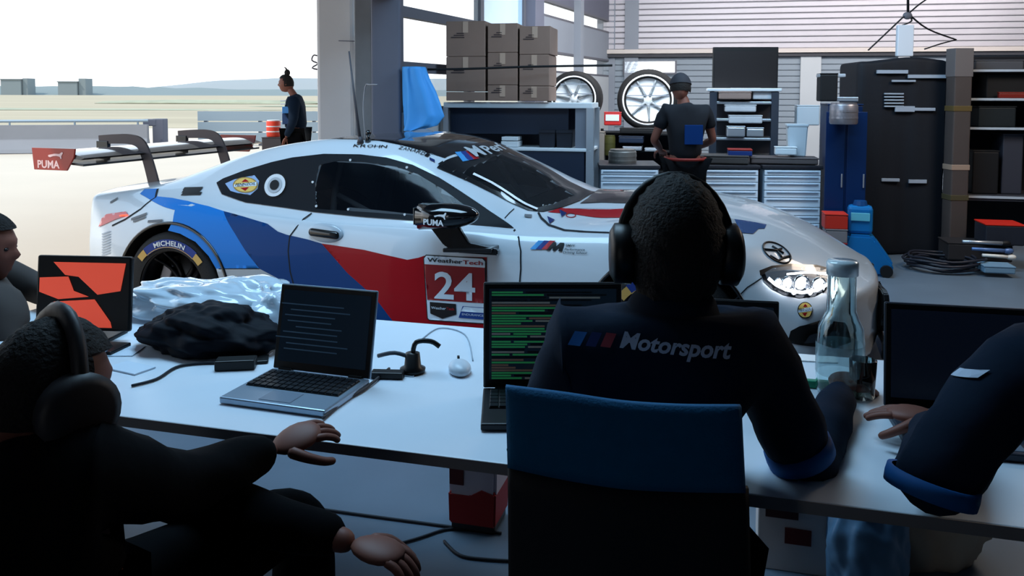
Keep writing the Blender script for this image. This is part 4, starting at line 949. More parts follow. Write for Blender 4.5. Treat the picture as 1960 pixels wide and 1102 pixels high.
# red fuel trolley outdoors beside the standing woman
item('fuel_can', 'red and white fuel container standing outdoors behind the rear wing', 'canister', 505, 532, 232, 262, 12.2, M('can_red', (214, 66, 46), .4), .25, rz=0, shape='cyl', lid=wht)
b = nb(); lathe(b, [(.02, .42), (.05, .40), (.10, .06), (.20, .05), (.20, 0), (0, 0)], 24); o = tag(obj('traffic_cone', b, M('cone_white', (230, 226, 214), .6), smooth=True), 'white cone standing outdoors below the red fuel container', 'cone'); o.location = P(500, 300, 10.5); o.location.z = 0
item('stand', 'low dark stand outdoors under the red fuel container', 'stand', 500, 540, 264, 350, 12.2, M('stand_dark', (60, 56, 60), .6), .3, rz=0, zb_=0)
# ------------------------------------------------------------------ people
skin_m = M('skin', (116, 72, 60), .55, noise=.06, scale=30); hair_m = M('hair_dark', (22, 17, 15), .8, bump=.6, bscale=140)
navy_cloth = M('navy_cloth', (17, 30, 46), .9, spec=.1, bump=.15, bscale=30, noise=.15, scale=8); black_cloth = M('black_cloth', (5, 6, 9), .95, spec=.08, bump=.15, bscale=25)
def frame3(fwd, upv=(0, 0, 1)):
    f = Vector(fwd).normalized(); u = Vector(upv); r = f.cross(u).normalized(); u = r.cross(f); return r, f, u
def add_head(bm_, c, fwd, tilt=(0, 0, 1), k=1.0):
    """head with brow, nose, mouth, chin and ears; local x right, y forward, z up"""
    r, f, u = frame3(fwd, tilt); c = Vector(c); vs = ball(bm_, (0, 0, 0), 1, u=40, v=30)
    for v in vs:
        x, y, z = v.co; X, Y, Z = x * .076, y * .095, z * .116
        if z < -.1: t = min(1, (-z - .1) / .8); X *= 1 - .28 * t; Y = Y * (1 - .10 * t) + (.012 * t if y > 0 else .03 * t * y)
        if y > .35:
            fx = math.exp(-(x / .16) ** 2)
            Y += .020 * fx * math.exp(-((z + .12) / .15) ** 2)            # nose
            Y += .006 * math.exp(-((abs(x)) / .5) ** 2) * math.exp(-((z - .28) / .10) ** 2)   # brow
            Y -= .010 * math.exp(-((abs(x) - .36) / .17) ** 2) * math.exp(-((z - .06) / .13) ** 2)   # eye sockets
            Y += .006 * math.exp(-(x / .3) ** 2) * (math.exp(-((z + .46) / .05) ** 2) + math.exp(-((z + .58) / .06) ** 2)) - .004 * math.exp(-(x / .3) ** 2) * math.exp(-((z + .52) / .03) ** 2)
            Y += .010 * math.exp(-(x / .3) ** 2) * math.exp(-((z + .85) / .16) ** 2)
        if y < 0: Y *= 1.05
        v.co = c + (r * X + f * Y + u * Z) * k
    for s_ in (-1, 1):
        n0 = ball(bm_, (0, 0, 0), 1, u=14, v=10)
        for v in n0: x, y, z = v.co; v.co = c + (r * (s_ * .078 + x * .010) + f * (-.004 + y * .020) + u * (-.004 + z * .033)) * k
        n0 = ball(bm_, (0, 0, 0), 1, u=10, v=8, mi=1)
        for v in n0: x, y, z = v.co; v.co = c + (r * (s_ * .030 + x * .012) + f * (.076 + y * .010) + u * (.008 + z * .007)) * k
def add_hair(bm_, c, fwd, tilt=(0, 0, 1), k=1.0, long=0.0, thick=.012):
    r, f, u = frame3(fwd, tilt); c = Vector(c); vs = ball(bm_, (0, 0, 0), 1, u=40, v=30); kill = []
    for v in vs:
        x, y, z = v.co
        if (y > .30 and z < .52) or z < -.35 - long: kill.append(v)
        w_ = thick * (1 + .25 * math.sin(x * 23) * math.cos(z * 19 + y * 11))
        X, Y, Z = x * (.076 + w_), y * (.097 + w_), z * (.117 + w_)
        v.co = c + (r * X + f * Y + u * Z) * k
    bmesh.ops.delete(bm_, geom=kill, context='VERTS')
    gm = bmesh.ops.extrude_face_region(bm_, geom=bm_.faces[:]) if False else None
def add_hand(bm_, wrist, d, palm, side=1, curl=.5, k=1.0):
    """palm, four fingers of different lengths and a thumb from the side of the palm"""
    d = Vector(d).normalized(); n = Vector(palm); n = (n - d * n.dot(d)).normalized(); s = d.cross(n) * side; w_ = Vector(wrist)
    pc = w_ + d * .045 * k
    vs = ball(bm_, (0, 0, 0), 1, u=16, v=12)
    for v in vs: x, y, z = v.co; v.co = pc + (s * x * (.040 + .004 * y) + d * y * .052 + n * z * .016) * k
    for i, (o, L) in enumerate(((-.030, .066), (-.010, .076), (.011, .071), (.030, .055))):
        b0 = w_ + (s * o * .85 + d * .070) * k; a = 0; p = b0; pts = [(b0, .0095 * k)]; dd = d + s * o * 1.2
        for q in range(3):
            a += curl * (.55 if q else .4); p = p + (dd.normalized() * math.cos(a) + n * math.sin(a)) * L * k * (.42, .33, .25)[q]; pts.append((p, (.0088, .008, .0068)[q] * k))
        skin(bm_, pts, [(0, 1), (1, 2), (2, 3)], 1)
    t0 = w_ + (s * -.022 + d * .018) * k; t1 = t0 + (s * -.034 + d * .026 + n * .010) * k; t2 = t1 + (s * -.012 + d * .030 + n * .012 * (1 + curl)) * k; t3 = t2 + (s * .002 + d * .022 + n * .012) * k
    skin(bm_, [(t0, .015 * k), (t1, .0115 * k), (t2, .0095 * k), (t3, .008 * k)], [(0, 1), (1, 2), (2, 3)], 1)
def human(label, J, face, parts, headtilt=(0, 0, 1), k=1.0, hands=(None, None), palm=((0, 0, -1), (0, 0, -1)), curl=(.5, .5), base=None, short=False, shirt=navy_cloth, pants=black_cloth, shoes=True, hair=True, hairlong=0, bulk=1.0, hairthick=.012):
    """J: joints in world space; parts get parented to an empty at the figure's base"""
    V3 = {a: Vector(b) for a, b in J.items()}
    base = Vector(base if base is not None else (V3['pelvis'].x, V3['pelvis'].y, 0)); root = thing('person', label, 'person', base)
    def loc(b_): b_.transform(Matrix.Translation(-base)); return b_
    mid = (V3['pelvis'] + V3['chest']) / 2
    b = nb(); pts = [(V3['pelvis'], .105 * bulk), (mid, .10 * bulk), (V3['chest'], .115 * bulk), (V3['neck'], .055), (V3['head'] - (V3['head'] - V3['neck']) * .35, .048)]; ed = [(0, 1), (1, 2), (2, 3), (3, 4)]
    for s_ in 'lr':
        i = len(pts); pts += [(V3['sh_' + s_], .05), (V3['el_' + s_], .036), (V3['el_' + s_].lerp(V3['wr_' + s_], .35), .037), (V3['wr_' + s_], .024)]; ed += [(2, i), (i, i + 1), (i + 1, i + 2), (i + 2, i + 3)]
        i = len(pts); pts += [(V3['hip_' + s_], .082), (V3['kn_' + s_], .050), (V3['kn_' + s_].lerp(V3['an_' + s_], .35), .050), (V3['an_' + s_], .034)]; ed += [(0, i), (i, i + 1), (i + 1, i + 2), (i + 2, i + 3)]
    skin(b, pts, ed, 2)
    for f in b.faces: f.material_index = 0
    add_head(b, V3['head'], face, headtilt, k)
    for q, s_ in enumerate('lr'):
        d = hands[q] or (V3['wr_' + s_] - V3['el_' + s_]); add_hand(b, V3['wr_' + s_], d, palm[q], 1 if q else -1, curl[q], 1.05)
    loc(b); obj('body', b, skin_m, root, True, mats=[skin_m, M('eye_dark', (20, 18, 20), .2)])
    b = nb(); B = bulk; low = V3['pelvis'].lerp(mid, .15)
    pts = [(low, .145 * B), (mid, .140 * B), (V3['chest'], .160 * B), (V3['neck'].lerp(V3['chest'], .15), .085 * B), (V3['neck'] + (V3['head'] - V3['neck']) * .12, .066)]; ed = [(0, 1), (1, 2), (2, 3), (3, 4)]
    for s_ in 'lr':
        i = len(pts); pts += [(V3['sh_' + s_], .083 * B)]; ed += [(2, i)]
        if short: pts += [(V3['sh_' + s_].lerp(V3['el_' + s_], .62), .062 * B)]; ed += [(i, i + 1)]
        else: pts += [(V3['sh_' + s_].lerp(V3['el_' + s_], .5), .068 * B), (V3['el_' + s_], .058 * B), (V3['el_' + s_].lerp(V3['wr_' + s_], .5), .050 * B), (V3['el_' + s_].lerp(V3['wr_' + s_], .95), .036 * B)]; ed += [(i, i + 1), (i + 1, i + 2), (i + 2, i + 3), (i + 3, i + 4)]
    skin(b, pts, ed, 2)
    for v in b.verts: v.co += v.normal * .004 * math.sin(v.co.z * 60 + v.co.x * 25) * math.sin(v.co.y * 40 + 1)
    bv = BVHTree.FromBMesh(b); loc(b); sh = obj('shirt' if short else 'jacket', b, shirt, root, True)
    b = nb(); pts = [(V3['pelvis'], .150 * B)]; ed = []
    for s_ in 'lr': i = len(pts); pts += [(V3['hip_' + s_], .108 * B), (V3['kn_' + s_], .078), (V3['kn_' + s_].lerp(V3['an_' + s_], .4), .072), (V3['kn_' + s_].lerp(V3['an_' + s_], .93), .060)]; ed += [(0, i), (i, i + 1), (i + 1, i + 2), (i + 2, i + 3)]
    skin(b, pts, ed, 2); loc(b); obj('trousers', b, pants, root, True)
    if shoes:
        for s_ in 'lr':
            b = nb(); a = V3['an_' + s_]; fd = Vector((Vector(face).x, Vector(face).y, 0)).normalized(); gz = a.z - .075
            skin(b, [(a + Vector((0, 0, -.01)), .045), (Vector((a.x, a.y, gz + .04)) - fd * .03, .042), (Vector((a.x, a.y, gz + .035)) + fd * .08, .040), (Vector((a.x, a.y, gz + .028)) + fd * .17, .032)], [(0, 1), (1, 2), (2, 3)], 1)
            loc(b); obj('shoe', b, M('shoe_dark', (24, 24, 28), .6), root, True)
    if hair: b = nb(); add_hair(b, V3['head'], face, headtilt, k, hairlong, hairthick); loc(b); obj('hair', b, hair_m, root, True)
    return root, bv, base
def on_cloth(root, base, bv, name, me, px0, px1, hh, mat, off=.006, o0=Vector((0, 0, CAM_H))):
    """print laid on the clothing: flat mesh me from the picture point px0 to px1"""
    def ht(p): return bv.ray_cast(o0, ray(*p).normalized())[0]
    a, c = ht(px0), ht(px1); xs = [v.co.x for v in me.vertices]; xd = (c - a); L = xd.length; xd.normalize(); view = (a - o0).normalized()
    yd = Vector((0, 0, 1)); yd = (yd - xd * yd.dot(xd)).normalized(); nn = xd.cross(yd).normalized()
    if nn.dot(view) > 0: nn = -nn
    b = nb(); b.from_mesh(me); bmesh.ops.triangulate(b, faces=b.faces); bmesh.ops.subdivide_edges(b, edges=[e for e in b.edges if e.calc_length() > .03], cuts=3)
    k = L / (max(xs) - min(xs)); ky = k if hh is None else hh
    for v in b.verts:
        q = a + xd * ((v.co.x - min(xs)) * k) + yd * v.co.y * ky; h = bv.ray_cast(q + nn * .3, -nn)[0]; v.co = (h if h is not None else q) + nn * off - base
    o = obj(name, b, mat, root); return o
def quad_me(x0, y0, x1, y1, sh=0.0):
    me = bpy.data.meshes.new('print'); me.from_pydata([(x0, y0, 0), (x1, y0, 0), (x1 + sh, y1, 0), (x0 + sh, y1, 0)], [], [(0, 1, 2, 3)]); return me
def headset(root, base, c, fwd, tilt=(0, 0, 1), k=1.0, mat=None):
    r, f, u = frame3(fwd, tilt); c = Vector(c); mat = mat or M('headset_black', (12, 12, 14), .4); L = []
    b = nb(); tube(b, [c - base + (r * math.cos(R(a)) * .098 + u * math.sin(R(a)) * .133) * k for a in range(0, 181, 12)], .013, 8, flat=1.6); hs = obj('headset_band', b, mat, root, True)
    for s_ in (-1, 1):
        b = nb(); p = c - base + (r * s_ * .099 - u * .008) * k
        m = r.to_track_quat('Z', 'Y').to_matrix().to_4x4(); m.translation = p
        lathe(b, [(0, -.026), (.045, -.026), (.062, -.016), (.064, .016), (.048, .026), (0, .026)], 24, m); obj('earcup', b, mat, hs, True)
    return hs
def band(root, base, c, ax, r0, wd, mat, name='sleeve_band'):
    b = nb(); m = Vector(ax).normalized().to_track_quat('Z', 'Y').to_matrix().to_4x4(); m.translation = Vector(c) - base
    lathe(b, [(r0 * .9, -wd / 2), (r0, -wd / 2), (r0 * 1.015, 0), (r0, wd / 2), (r0 * .9, wd / 2)], 28, m); return obj(name, b, mat, root, True)
blue_trim = M('trim_blue', (2, 78, 140), .7); logo = M('print_white', (176, 190, 208), .7); lg_l = M('print_light_blue', (40, 110, 180), .7); lg_d = M('print_dark_blue', (18, 40, 96), .7); lg_r = M('print_red', (140, 50, 62), .7)

# 1: seated in the middle, seen from behind, with headset
J = dict(pelvis=(.24, 1.60, .56), chest=P(1270, 720, 1.68), neck=P(1288, 580, 1.71), head=P(1292, 466, 1.70), sh_l=P(1108, 662, 1.68), sh_r=P(1448, 662, 1.68), el_l=P(1022, 880, 1.72), el_r=P(1545, 900, 1.70), wr_l=(.09, 1.97, .785), wr_r=P(1612, 742, 2.10), hip_l=(.14, 1.62, .54), hip_r=(.36, 1.62, .54), kn_l=(.10, 2.02, .54), kn_r=(.50, 2.02, .54), an_l=(.08, 2.05, .085), an_r=(.52, 2.05, .085))
cp, cbv, cb = human('person on the blue chair seen from behind in a headset and dark team jacket', J, (.05, 1, -.12), None, curl=(.7, .7), bulk=1.16, k=1.06, hairlong=.45, hairthick=.019)
b = nb(); skin(b, [(Vector(J['chest']).lerp(Vector(J['neck']), .55) - cb, .135), (Vector(J['neck']) + Vector((0, -.01, .0)) - cb, .098), (Vector(J['neck']) + Vector((0, .0, .045)) - cb, .080)], [(0, 1), (1, 2)], 2); obj('hood', b, navy_cloth, cp, True)
headset(cp, cb, Vector(J['head']) + Vector((0, 0, -.012)), (.05, 1, -.12), k=1.08)
me = text_mesh('Motorsport', 1, shear=.25, bold=.03); on_cloth(cp, cb, cbv, 'printed_lettering', me, (1186, 662), (1400, 684), .040, logo)
for x0, x1, m_ in ((1088, 1122, lg_l), (1122, 1150, lg_d), (1150, 1178, lg_r)):
    on_cloth(cp, cb, cbv, 'printed_stripe', quad_me(0, 0, 1, .7, .45), (x0, 658 + (x0 - 1088) * .05), (x1, 660 + (x1 - 1088) * .05), .036, m_)
u_ = J['sh_r'] - J['el_r']; band(cp, cb, J['el_r'] + u_ * .16, u_, .070, .034, blue_trim)
u_ = J['sh_l'] - J['el_l']; band(cp, cb, J['el_l'] + u_ * .16, u_, .070, .034, blue_trim)

# 2: at the lower left, leaning towards the open laptop
J = dict(pelvis=(-.86, 1.36, .55), chest=P(85, 935, 1.32), neck=P(72, 840, 1.34), head=P(98, 752, 1.38), sh_l=P(60, 860, 1.54), sh_r=P(170, 900, 1.30), el_l=P(280, 930, 1.70), el_r=P(330, 935, 1.50), wr_l=P(716, 1000, 1.52), wr_r=P(527, 858, 1.74), hip_l=(-.80, 1.46, .55), hip_r=(-.74, 1.28, .55), kn_l=(-.45, 1.76, .62), kn_r=(-.30, 1.42, .60), an_l=(-.46, 1.80, .09), an_r=(-.28, 1.50, .09))
J['wr_l'] = P(680, 1040, 1.56)
lp, lbv, lb = human('person at the lower left leaning forward with a hand on the table edge', J, (.62, .78, -.15), None, hands=(None, (.75, .45, .25)), palm=((0, 0, -1), (0, .3, -1)), curl=(.8, .7), shirt=black_cloth, bulk=1.12)
headset(lp, lb, J['head'], (.62, .78, -.15), mat=M('headset_grey', (44, 42, 44), .5))
# 3: at the right edge
J = dict(pelvis=(1.27, 1.25, .55), chest=P(2120, 850, 1.45), neck=P(2120, 640, 1.50), head=P(2110, 520, 1.56), sh_l=P(1945, 690, 1.50), sh_r=(1.30, 1.40, 1.02), el_l=P(1772, 945, 1.42), el_r=(1.42, 1.55, .80), wr_l=P(1790, 800, 1.80), wr_r=(1.22, 1.85, .80), hip_l=(1.17, 1.30, .55), hip_r=(1.36, 1.28, .55), kn_l=(1.30, 1.75, .55), kn_r=(1.5, 1.72, .55), an_l=(1.30, 1.8, .09), an_r=(1.5, 1.8, .09))
rp, rbv, rb = human('person at the right edge in a dark navy jacket resting a hand on the laptop', J, (-.25, 1, -.15), None, hands=((-.75, .6, -.05), None), palm=((0, 0, -1), (0, 0, -1)), curl=(.35, .4), bulk=1.15)
u_ = J['sh_l'] - J['el_l']; band(rp, rb, J['el_l'] + u_ * .06, (u_.x * .3, u_.y * .3, u_.z), .076, .030, blue_trim)
for (a, c, y, h_) in (((1812, 0), (1868, 0), 688, .010), ((1806, 0), (1880, 0), 704, .014), ((1824, 0), (1892, 0), 716, .012)):
    try: on_cloth(rp, rb, rbv, 'printed_mark', quad_me(0, 0, 1, 1, .2), (a[0], y), (c[0], y + 6), h_, logo)
    except Exception: pass
# 4: far left edge, beyond the table end
J = dict(pelvis=(-1.98, 2.75, .55), chest=P(-70, 610, 2.85), neck=P(-50, 530, 2.85), head=P(-26, 475, 2.85), sh_l=(-2.02, 3.05, .92), sh_r=P(10, 590, 2.70), el_l=(-1.75, 3.05, .80), el_r=P(24, 690, 2.62), wr_l=(-1.55, 2.9, .80), wr_r=(-1.50, 2.78, .79), hip_l=(-1.95, 2.85, .55), hip_r=(-1.95, 2.66, .55), kn_l=(-1.6, 2.95, .55), kn_r=(-1.6, 2.66, .55), an_l=(-1.6, 3.0, .09), an_r=(-1.6, 2.7, .09))
human('person half out of the picture at the far left edge, in grey brown clothing', J, (1, .1, -.1), None, shirt=M('taupe_cloth', (62, 56, 54), .85), hairlong=.1)
# 5: mechanic with cap in front of the drawer cabinets
X0 = (1312 - 980) / 1600 * 7.0; Y0 = 7.0
J = dict(pelvis=(X0, Y0, .92), chest=(X0, Y0 + .01, 1.25), neck=(X0 - .01, Y0 + .02, 1.44), head=(X0 - .035, Y0 + .06, 1.575), sh_l=(X0 - .165, Y0, 1.375), sh_r=(X0 + .165, Y0, 1.375), el_l=(X0 - .26, Y0 + .02, 1.14), el_r=(X0 + .24, Y0 + .03, 1.14), wr_l=(X0 - .16, Y0 + .24, 1.04), wr_r=(X0 + .16, Y0 + .26, 1.06), hip_l=(X0 - .09, Y0, .88), hip_r=(X0 + .09, Y0, .88), kn_l=(X0 - .10, Y0 - .02, .48), kn_r=(X0 + .10, Y0 - .02, .48), an_l=(X0 - .10, Y0 + .0, .085), an_r=(X0 + .11, Y0, .085))
mp, mbv, mb = human('person standing at the bench seen from behind in a cap and short sleeved dark shirt', J, (.1, 1, -.2), None, curl=(.8, .8), short=True, shirt=M('shirt_navy', (12, 16, 24), .85), hair=True)
r, f, u = frame3((.1, 1, -.2)); hc2 = J['head'] = Vector(J['head']); b = nb(); vs = ball(b, (0, 0, 0), 1, u=28, v=18)
kill = [v for v in vs if v.co.z < .12]
for v in vs: x, y, z = v.co; v.co = hc2 - mb + r * x * .094 + f * y * .113 + u * (z * .125 + .006)
bmesh.ops.delete(b, geom=kill, context='VERTS'); cap = obj('cap', b, M('cap_grey', (40, 40, 46), .8), mp, True)
b = nb(); prism(b, [(-.075, .09), (-.06, .15), (0, .175), (.06, .15), (.075, .09)], frame_mtx(hc2 - mb + u * .02, r, f), .008, .002); obj('cap_peak', b, M('cap_grey', (40, 40, 46), .8), cap)
b = nb(); bx0, bx1 = P(1304, 238, Y0) - mb, P(1338, 275, Y0) - mb
h_ = mbv.ray_cast(P(1320, 256, Y0) - Vector((0, 1, 0)), Vector((0, 1, 0)))[0]; box(b, ((bx0.x + bx1.x) / 2, h_.y - mb.y - .022, (bx0.z + bx1.z) / 2), (bx1.x - bx0.x, .012, bx0.z - bx1.z), bev=.004); obj('back_print', b, M('print_blue', (6, 44, 98), .8, spec=.1), mp)
b = nb(); tube(b, [Vector((X0 - .17 * math.cos(a), Y0 - .17 * math.sin(a), .985)) - mb for a in [k * math.pi / 8 for k in range(16)]], .014, 6, closed=True); obj('belt', b, M('belt_red', (120, 34, 28), .6), mp, True)
b = nb(); prism(b, [(-.14, 0), (.14, 0), (.07, .02), (-.07, .02)], T((X0 + .01 - mb.x, Y0 - .165, 1.405), (R(90), 0, 0)), .01, .002); obj('shoulder_print', b, M('print_pink', (150, 140, 146), .7), mp)
# 6: person outdoors
X0 = (566 - 980) / 1600 * 11.6; Y0 = 11.6
J = dict(pelvis=(X0, Y0, .96), chest=(X0, Y0, 1.29), neck=(X0 - .015, Y0, 1.49), head=(X0 - .13 + .0, Y0, 1.655), sh_l=(X0 - .02, Y0 + .17, 1.41), sh_r=(X0 + .02, Y0 - .16, 1.41), el_l=(X0 - .02, Y0 + .24, 1.14), el_r=(X0 + .03, Y0 - .24, 1.14), wr_l=(X0 - .12, Y0 + .20, .92), wr_r=(X0 - .08, Y0 - .22, .92), hip_l=(X0, Y0 + .09, .92), hip_r=(X0, Y0 - .09, .92), kn_l=(X0 - .02, Y0 + .10, .50), kn_r=(X0 + .02, Y0 - .10, .50), an_l=(X0, Y0 + .10, .085), an_r=(X0 + .03, Y0 - .10, .085))
wp, wbv, wb_ = human('person with a hair bun standing outdoors in a dark jacket with a blue panel', J, (-1, -.15, -.05), None, curl=(.4, .4), bulk=1.15)
b = nb(); ball(b, Vector(J['head']) - wb_ + Vector((.02, 0, .15)), .04, (1, 1, 1.2)); tube(b, [Vector(J['head']) - wb_ + Vector((.02, 0, .17)), Vector(J['head']) - wb_ + Vector((0, 0, .215)), Vector(J['head']) - wb_ + Vector((-.02, 0, .225))], [.014, .006], 6); obj('hair_bun', b, hair_m, wp, True)
def cloth_print(x0, x1, y0, y1, mat, nm):
    a = P((x0 + x1) / 2, (y0 + y1) / 2, Y0); h = wbv.ray_cast(a + Vector((0, -1, 0)), Vector((0, 1, 0)))[0]; yy = (h.y if h is not None else Y0 - .15) - .012
    p0, p1 = P(x0, y0, yy) - wb_, P(x1, y1, yy) - wb_; b = nb(); box(b, ((p0.x + p1.x) / 2, yy - wb_.y + .01, (p0.z + p1.z) / 2), (abs(p1.x - p0.x), .03, abs(p1.z - p0.z)), bev=.006); obj(nm, b, mat, wp)
cloth_print(540, 562, 204, 217, M('panel_sky', (52, 110, 170), .8), 'jacket_panel'); cloth_print(540, 563, 217, 238, M('panel_mid', (34, 60, 100), .8), 'jacket_panel')
cloth_print(536, 548, 192, 194, logo, 'jacket_stripe'); cloth_print(536, 548, 198, 200, logo, 'jacket_stripe')
# ------------------------------------------------------------------ the long white table and what is on and under it
def Z(px, py, z):                        # photograph point on the level z
    r = ray(px, py); t = (z - CAM_H) / r.z; return Vector((0, 0, CAM_H)) + r * t
TO = Vector((-.82, 1.95, 0)); TD = Vector((.9646, -.2637, 0)); TNn = Vector((.2637, .9646, 0)); TA = math.atan2(TD.y, TD.x)
top_m = M('table_white', (214, 224, 234), .3, noise=.03, scale=6); edge_m = M('table_edge', (120, 118, 120), .6); leg_m = M('leg_metal', (130, 142, 156), .3, .7)
def table(label, u0, u1):
    L = u1 - u0; c = TO + TD * (u0 + L / 2) + TNn * .485; t = thing('table', label, 'table', (c.x, c.y, 0), TA, 'white tables placed end to end')
    b = nb(); box(b, (0, 0, .725), (L - .004, .97, .026), bev=.003); obj('tabletop', b, top_m, t)
    b = nb()
    for sy in (-1, 1): box(b, (0, sy * .485, .725), (L - .004, .004, .024))
    for sx in (-1, 1): box(b, (sx * (L / 2 - .001), 0, .725), (.003, .97, .024))
    obj('edge_band', b, edge_m, t)['kind'] = 'stuff'
    for sx in (-1, 1):
        for sy in (-1, 1): b = nb(); cyl(b, (sx * (L / 2 - .12), sy * .40, 0), (sx * (L / 2 - .12), sy * .40, .712), .022, n=14); cyl(b, (sx * (L / 2 - .12), sy * .40, 0), (sx * (L / 2 - .12), sy * .40, .02), .03, n=14); obj('leg', b, leg_m, t, True)
        b = nb(); box(b, (sx * (L / 2 - .12), 0, .69), (.04, .8, .04)); obj('cross_rail', b, leg_m, t)
    b = nb(); box(b, (0, .40, .69), (L - .24, .03, .04)); obj('long_rail', b, leg_m, t)
    return t
table('left white table with the open silver laptop and the plastic bag on it', -1.15, 1.15)
table('right white table in front of the headset wearer with the glass bottle on it', 1.155, 3.1)
# laptops
def laptop(label, hl_, hr_, ang, depth, sh, scr_mat, key_mat, body_m, bezel, group=None, content=None):
    """hl_, hr_: hinge ends on the table; ang: screen lean backwards"""
    a, c = Vector(hl_), Vector(hr_); W = (c - a).length; x = (c - a).normalized(); y = Vector((-x.y, x.x, 0)); t = thing('laptop', label, 'laptop', ((a + c) / 2).to_tuple()[:2] + (.738,), math.atan2(x.y, x.x), group)
    b = nb(); box(b, (0, -depth / 2, .011), (W, depth, .018), bev=.004); base_ = obj('base', b, body_m, t)
    b = nb(); box(b, (0, -depth * .36, .021), (W * .90, depth * .50, .003)); kb = obj('keyboard', b, M('keybed', (20, 22, 26), .5), t)
    kp = None
    for row in range(5):
        for col in range(14):
            kw = W * .90 / 14; kh = depth * .50 / 5
            if kp is None: b = nb(); box(b, (0, 0, .0015), (kw * .86, kh * .84, .004), bev=.0008, seg=1); kp = obj('key', b, key_mat, kb)
            else: o = kp.copy(); C.objects.link(o); o.parent = kb; kp2 = o
            (kp if row == 0 and col == 0 else o).location = ((col - 6.5) * kw, -depth * .36 + (2 - row) * kh, .023)
    b = nb(); box(b, (0, -depth * .80, .0205), (W * .30, depth * .28, .002), bev=.001, seg=1); obj('touchpad', b, M('touchpad', (112, 126, 142), .3), t)
    m = T((0, .0, .018), (-ang, 0, 0))
    b = nb(); box(b, (0, .006, sh / 2), (W, .009, sh), bev=.004); b.transform(m); lid = obj('lid', b, body_m, t)
    b = nb(); box(b, (0, -.0005, sh / 2), (W - .006, .004, sh - .006), bev=.001, seg=1); b.transform(m); obj('bezel', b, bezel, lid)
    b = nb(); box(b, (0, -.003, sh / 2 + .004), (W - .03, .003, sh - .04)); b.transform(m); obj('screen', b, scr_mat, lid)
    for s_ in (-1, 1): b = nb(); cyl(b, (s_ * W * .36 - .02, 0, .018), (s_ * W * .36 + .02, 0, .018), .008, n=10); obj('hinge', b, bezel, t)
    if content: content(lid, m, W, sh)
    return t
dk = M('bezel_black', (9, 10, 12), .4); scr = M('screen_dark', (12, 22, 32), .12, emit=(14, 26, 38), estr=.35); slv = M('laptop_silver', (150, 168, 186), .3, .6)
def lines_dark(lid, m, W, sh):
    b = nb()
    for k in range(9): box(b, (-W * .12 + .02 * math.sin(k * 2), -.005, sh * (.25 + k * .065)), (W * (.55 + .1 * math.sin(k)), .001, .003))
    b.transform(m); obj('screen_text', b, M('text_dim', (40, 60, 76), .5, emit=(40, 66, 90), estr=.3), lid)['kind'] = 'stuff'
laptop('open silver laptop with a dark screen in the middle of the left white table', Z(522, 704, .757), Z(708, 726, .757), R(12), .235, .235, scr, M('key_black', (20, 24, 30), .35), slv, dk, content=lines_dark)
def lines_green(lid, m, W, sh):
    rg = random.Random(5); cols = [M('ui_green', (40, 150, 90), .5, emit=(50, 150, 90), estr=.16), M('ui_grey', (120, 130, 130), .5, emit=(110, 118, 116), estr=.15), M('ui_brown', (120, 100, 86), .5, emit=(96, 82, 72), estr=.15), M('ui_dark', (20, 30, 34), .5)]
    bs = [nb() for _ in cols]
    for k in range(34):
        z = sh * (.10 + k * .0245); n = rg.randint(1, 3); x = -W * .44
        for q in range(n):
            l_ = W * rg.uniform(.12, .5); ci = 0 if x < -W * .25 and rg.random() < .6 else rg.choice((1, 2, 3, 3))
            if x + l_ < W * .45: box(bs[ci], (x + l_ / 2, -.005, z), (l_, .001, sh * .016))
            x += l_ + .008
    for b, c in zip(bs, cols): b.transform(m); obj('screen_text', b, c, lid)['kind'] = 'stuff'
laptop('large black laptop with green lines on its screen beside the headset wearer', Z(925, 742, .757), Z(1190, 742, .757), R(4), .24, .275, scr, M('key_black', (20, 24, 30), .35), M('laptop_black', (18, 20, 24), .4), dk, content=lines_green)
laptop('small dark laptop behind the right shoulder of the headset wearer', Z(1262, 708, .757), Z(1490, 722, .757), R(4), .22, .205, scr, M('key_black', (20, 24, 30), .35), M('laptop_black', (18, 20, 24), .4), dk)
laptop('dark laptop at the right edge of the picture under the hand', Z(1692, 776, .757), Z(2010, 800, .757), R(6), .24, .255, M('screen_navy', (10, 16, 28), .2, emit=(12, 20, 34), estr=.3), M('key_black', (20, 24, 30), .35), M('laptop_slate', (46, 54, 66), .4), dk)
# coral coloured display at the left
p0, p1 = Z(90, 648, .74), Z(222, 652, .74); x = (p1 - p0).normalized(); ds = thing('monitor', 'small black framed display with coral red shapes at the left end of the table', 'screen', ((p0 + p1) / 2).to_tuple()[:2] + (.738,), math.atan2(x.y, x.x))
m = T((0, 0, 0), (R(-6), 0, 0)); b = nb(); box(b, (0, .01, .148), (.315, .02, .235), bev=.006); b.transform(m); obj('housing', b, dk, ds)
cor = M('coral_lit', (236, 88, 66), .5, emit=(232, 84, 62), estr=.55)
for pl in ([(-.10, .245), (.14, .245), (.125, .158), (.05, .145), (-.015, .20), (-.06, .205)], [(-.145, .195), (-.05, .20), (-.03, .155), (.02, .138), (-.08, .128), (-.145, .150)], [(-.095, .120), (.04, .130), (.095, .060), (.10, .042), (-.10, .042)]):
    b = nb(); prism(b, pl, T((0, -.001, 0), (R(90), 0, 0)), .002); b.transform(m); obj('screen_shape', b, cor, ds)
b = nb(); box(b, (0, .03, .006), (.20, .14, .012), bev=.004); box(b, (0, .03, .04), (.05, .02, .07)); obj('foot', b, dk, ds)
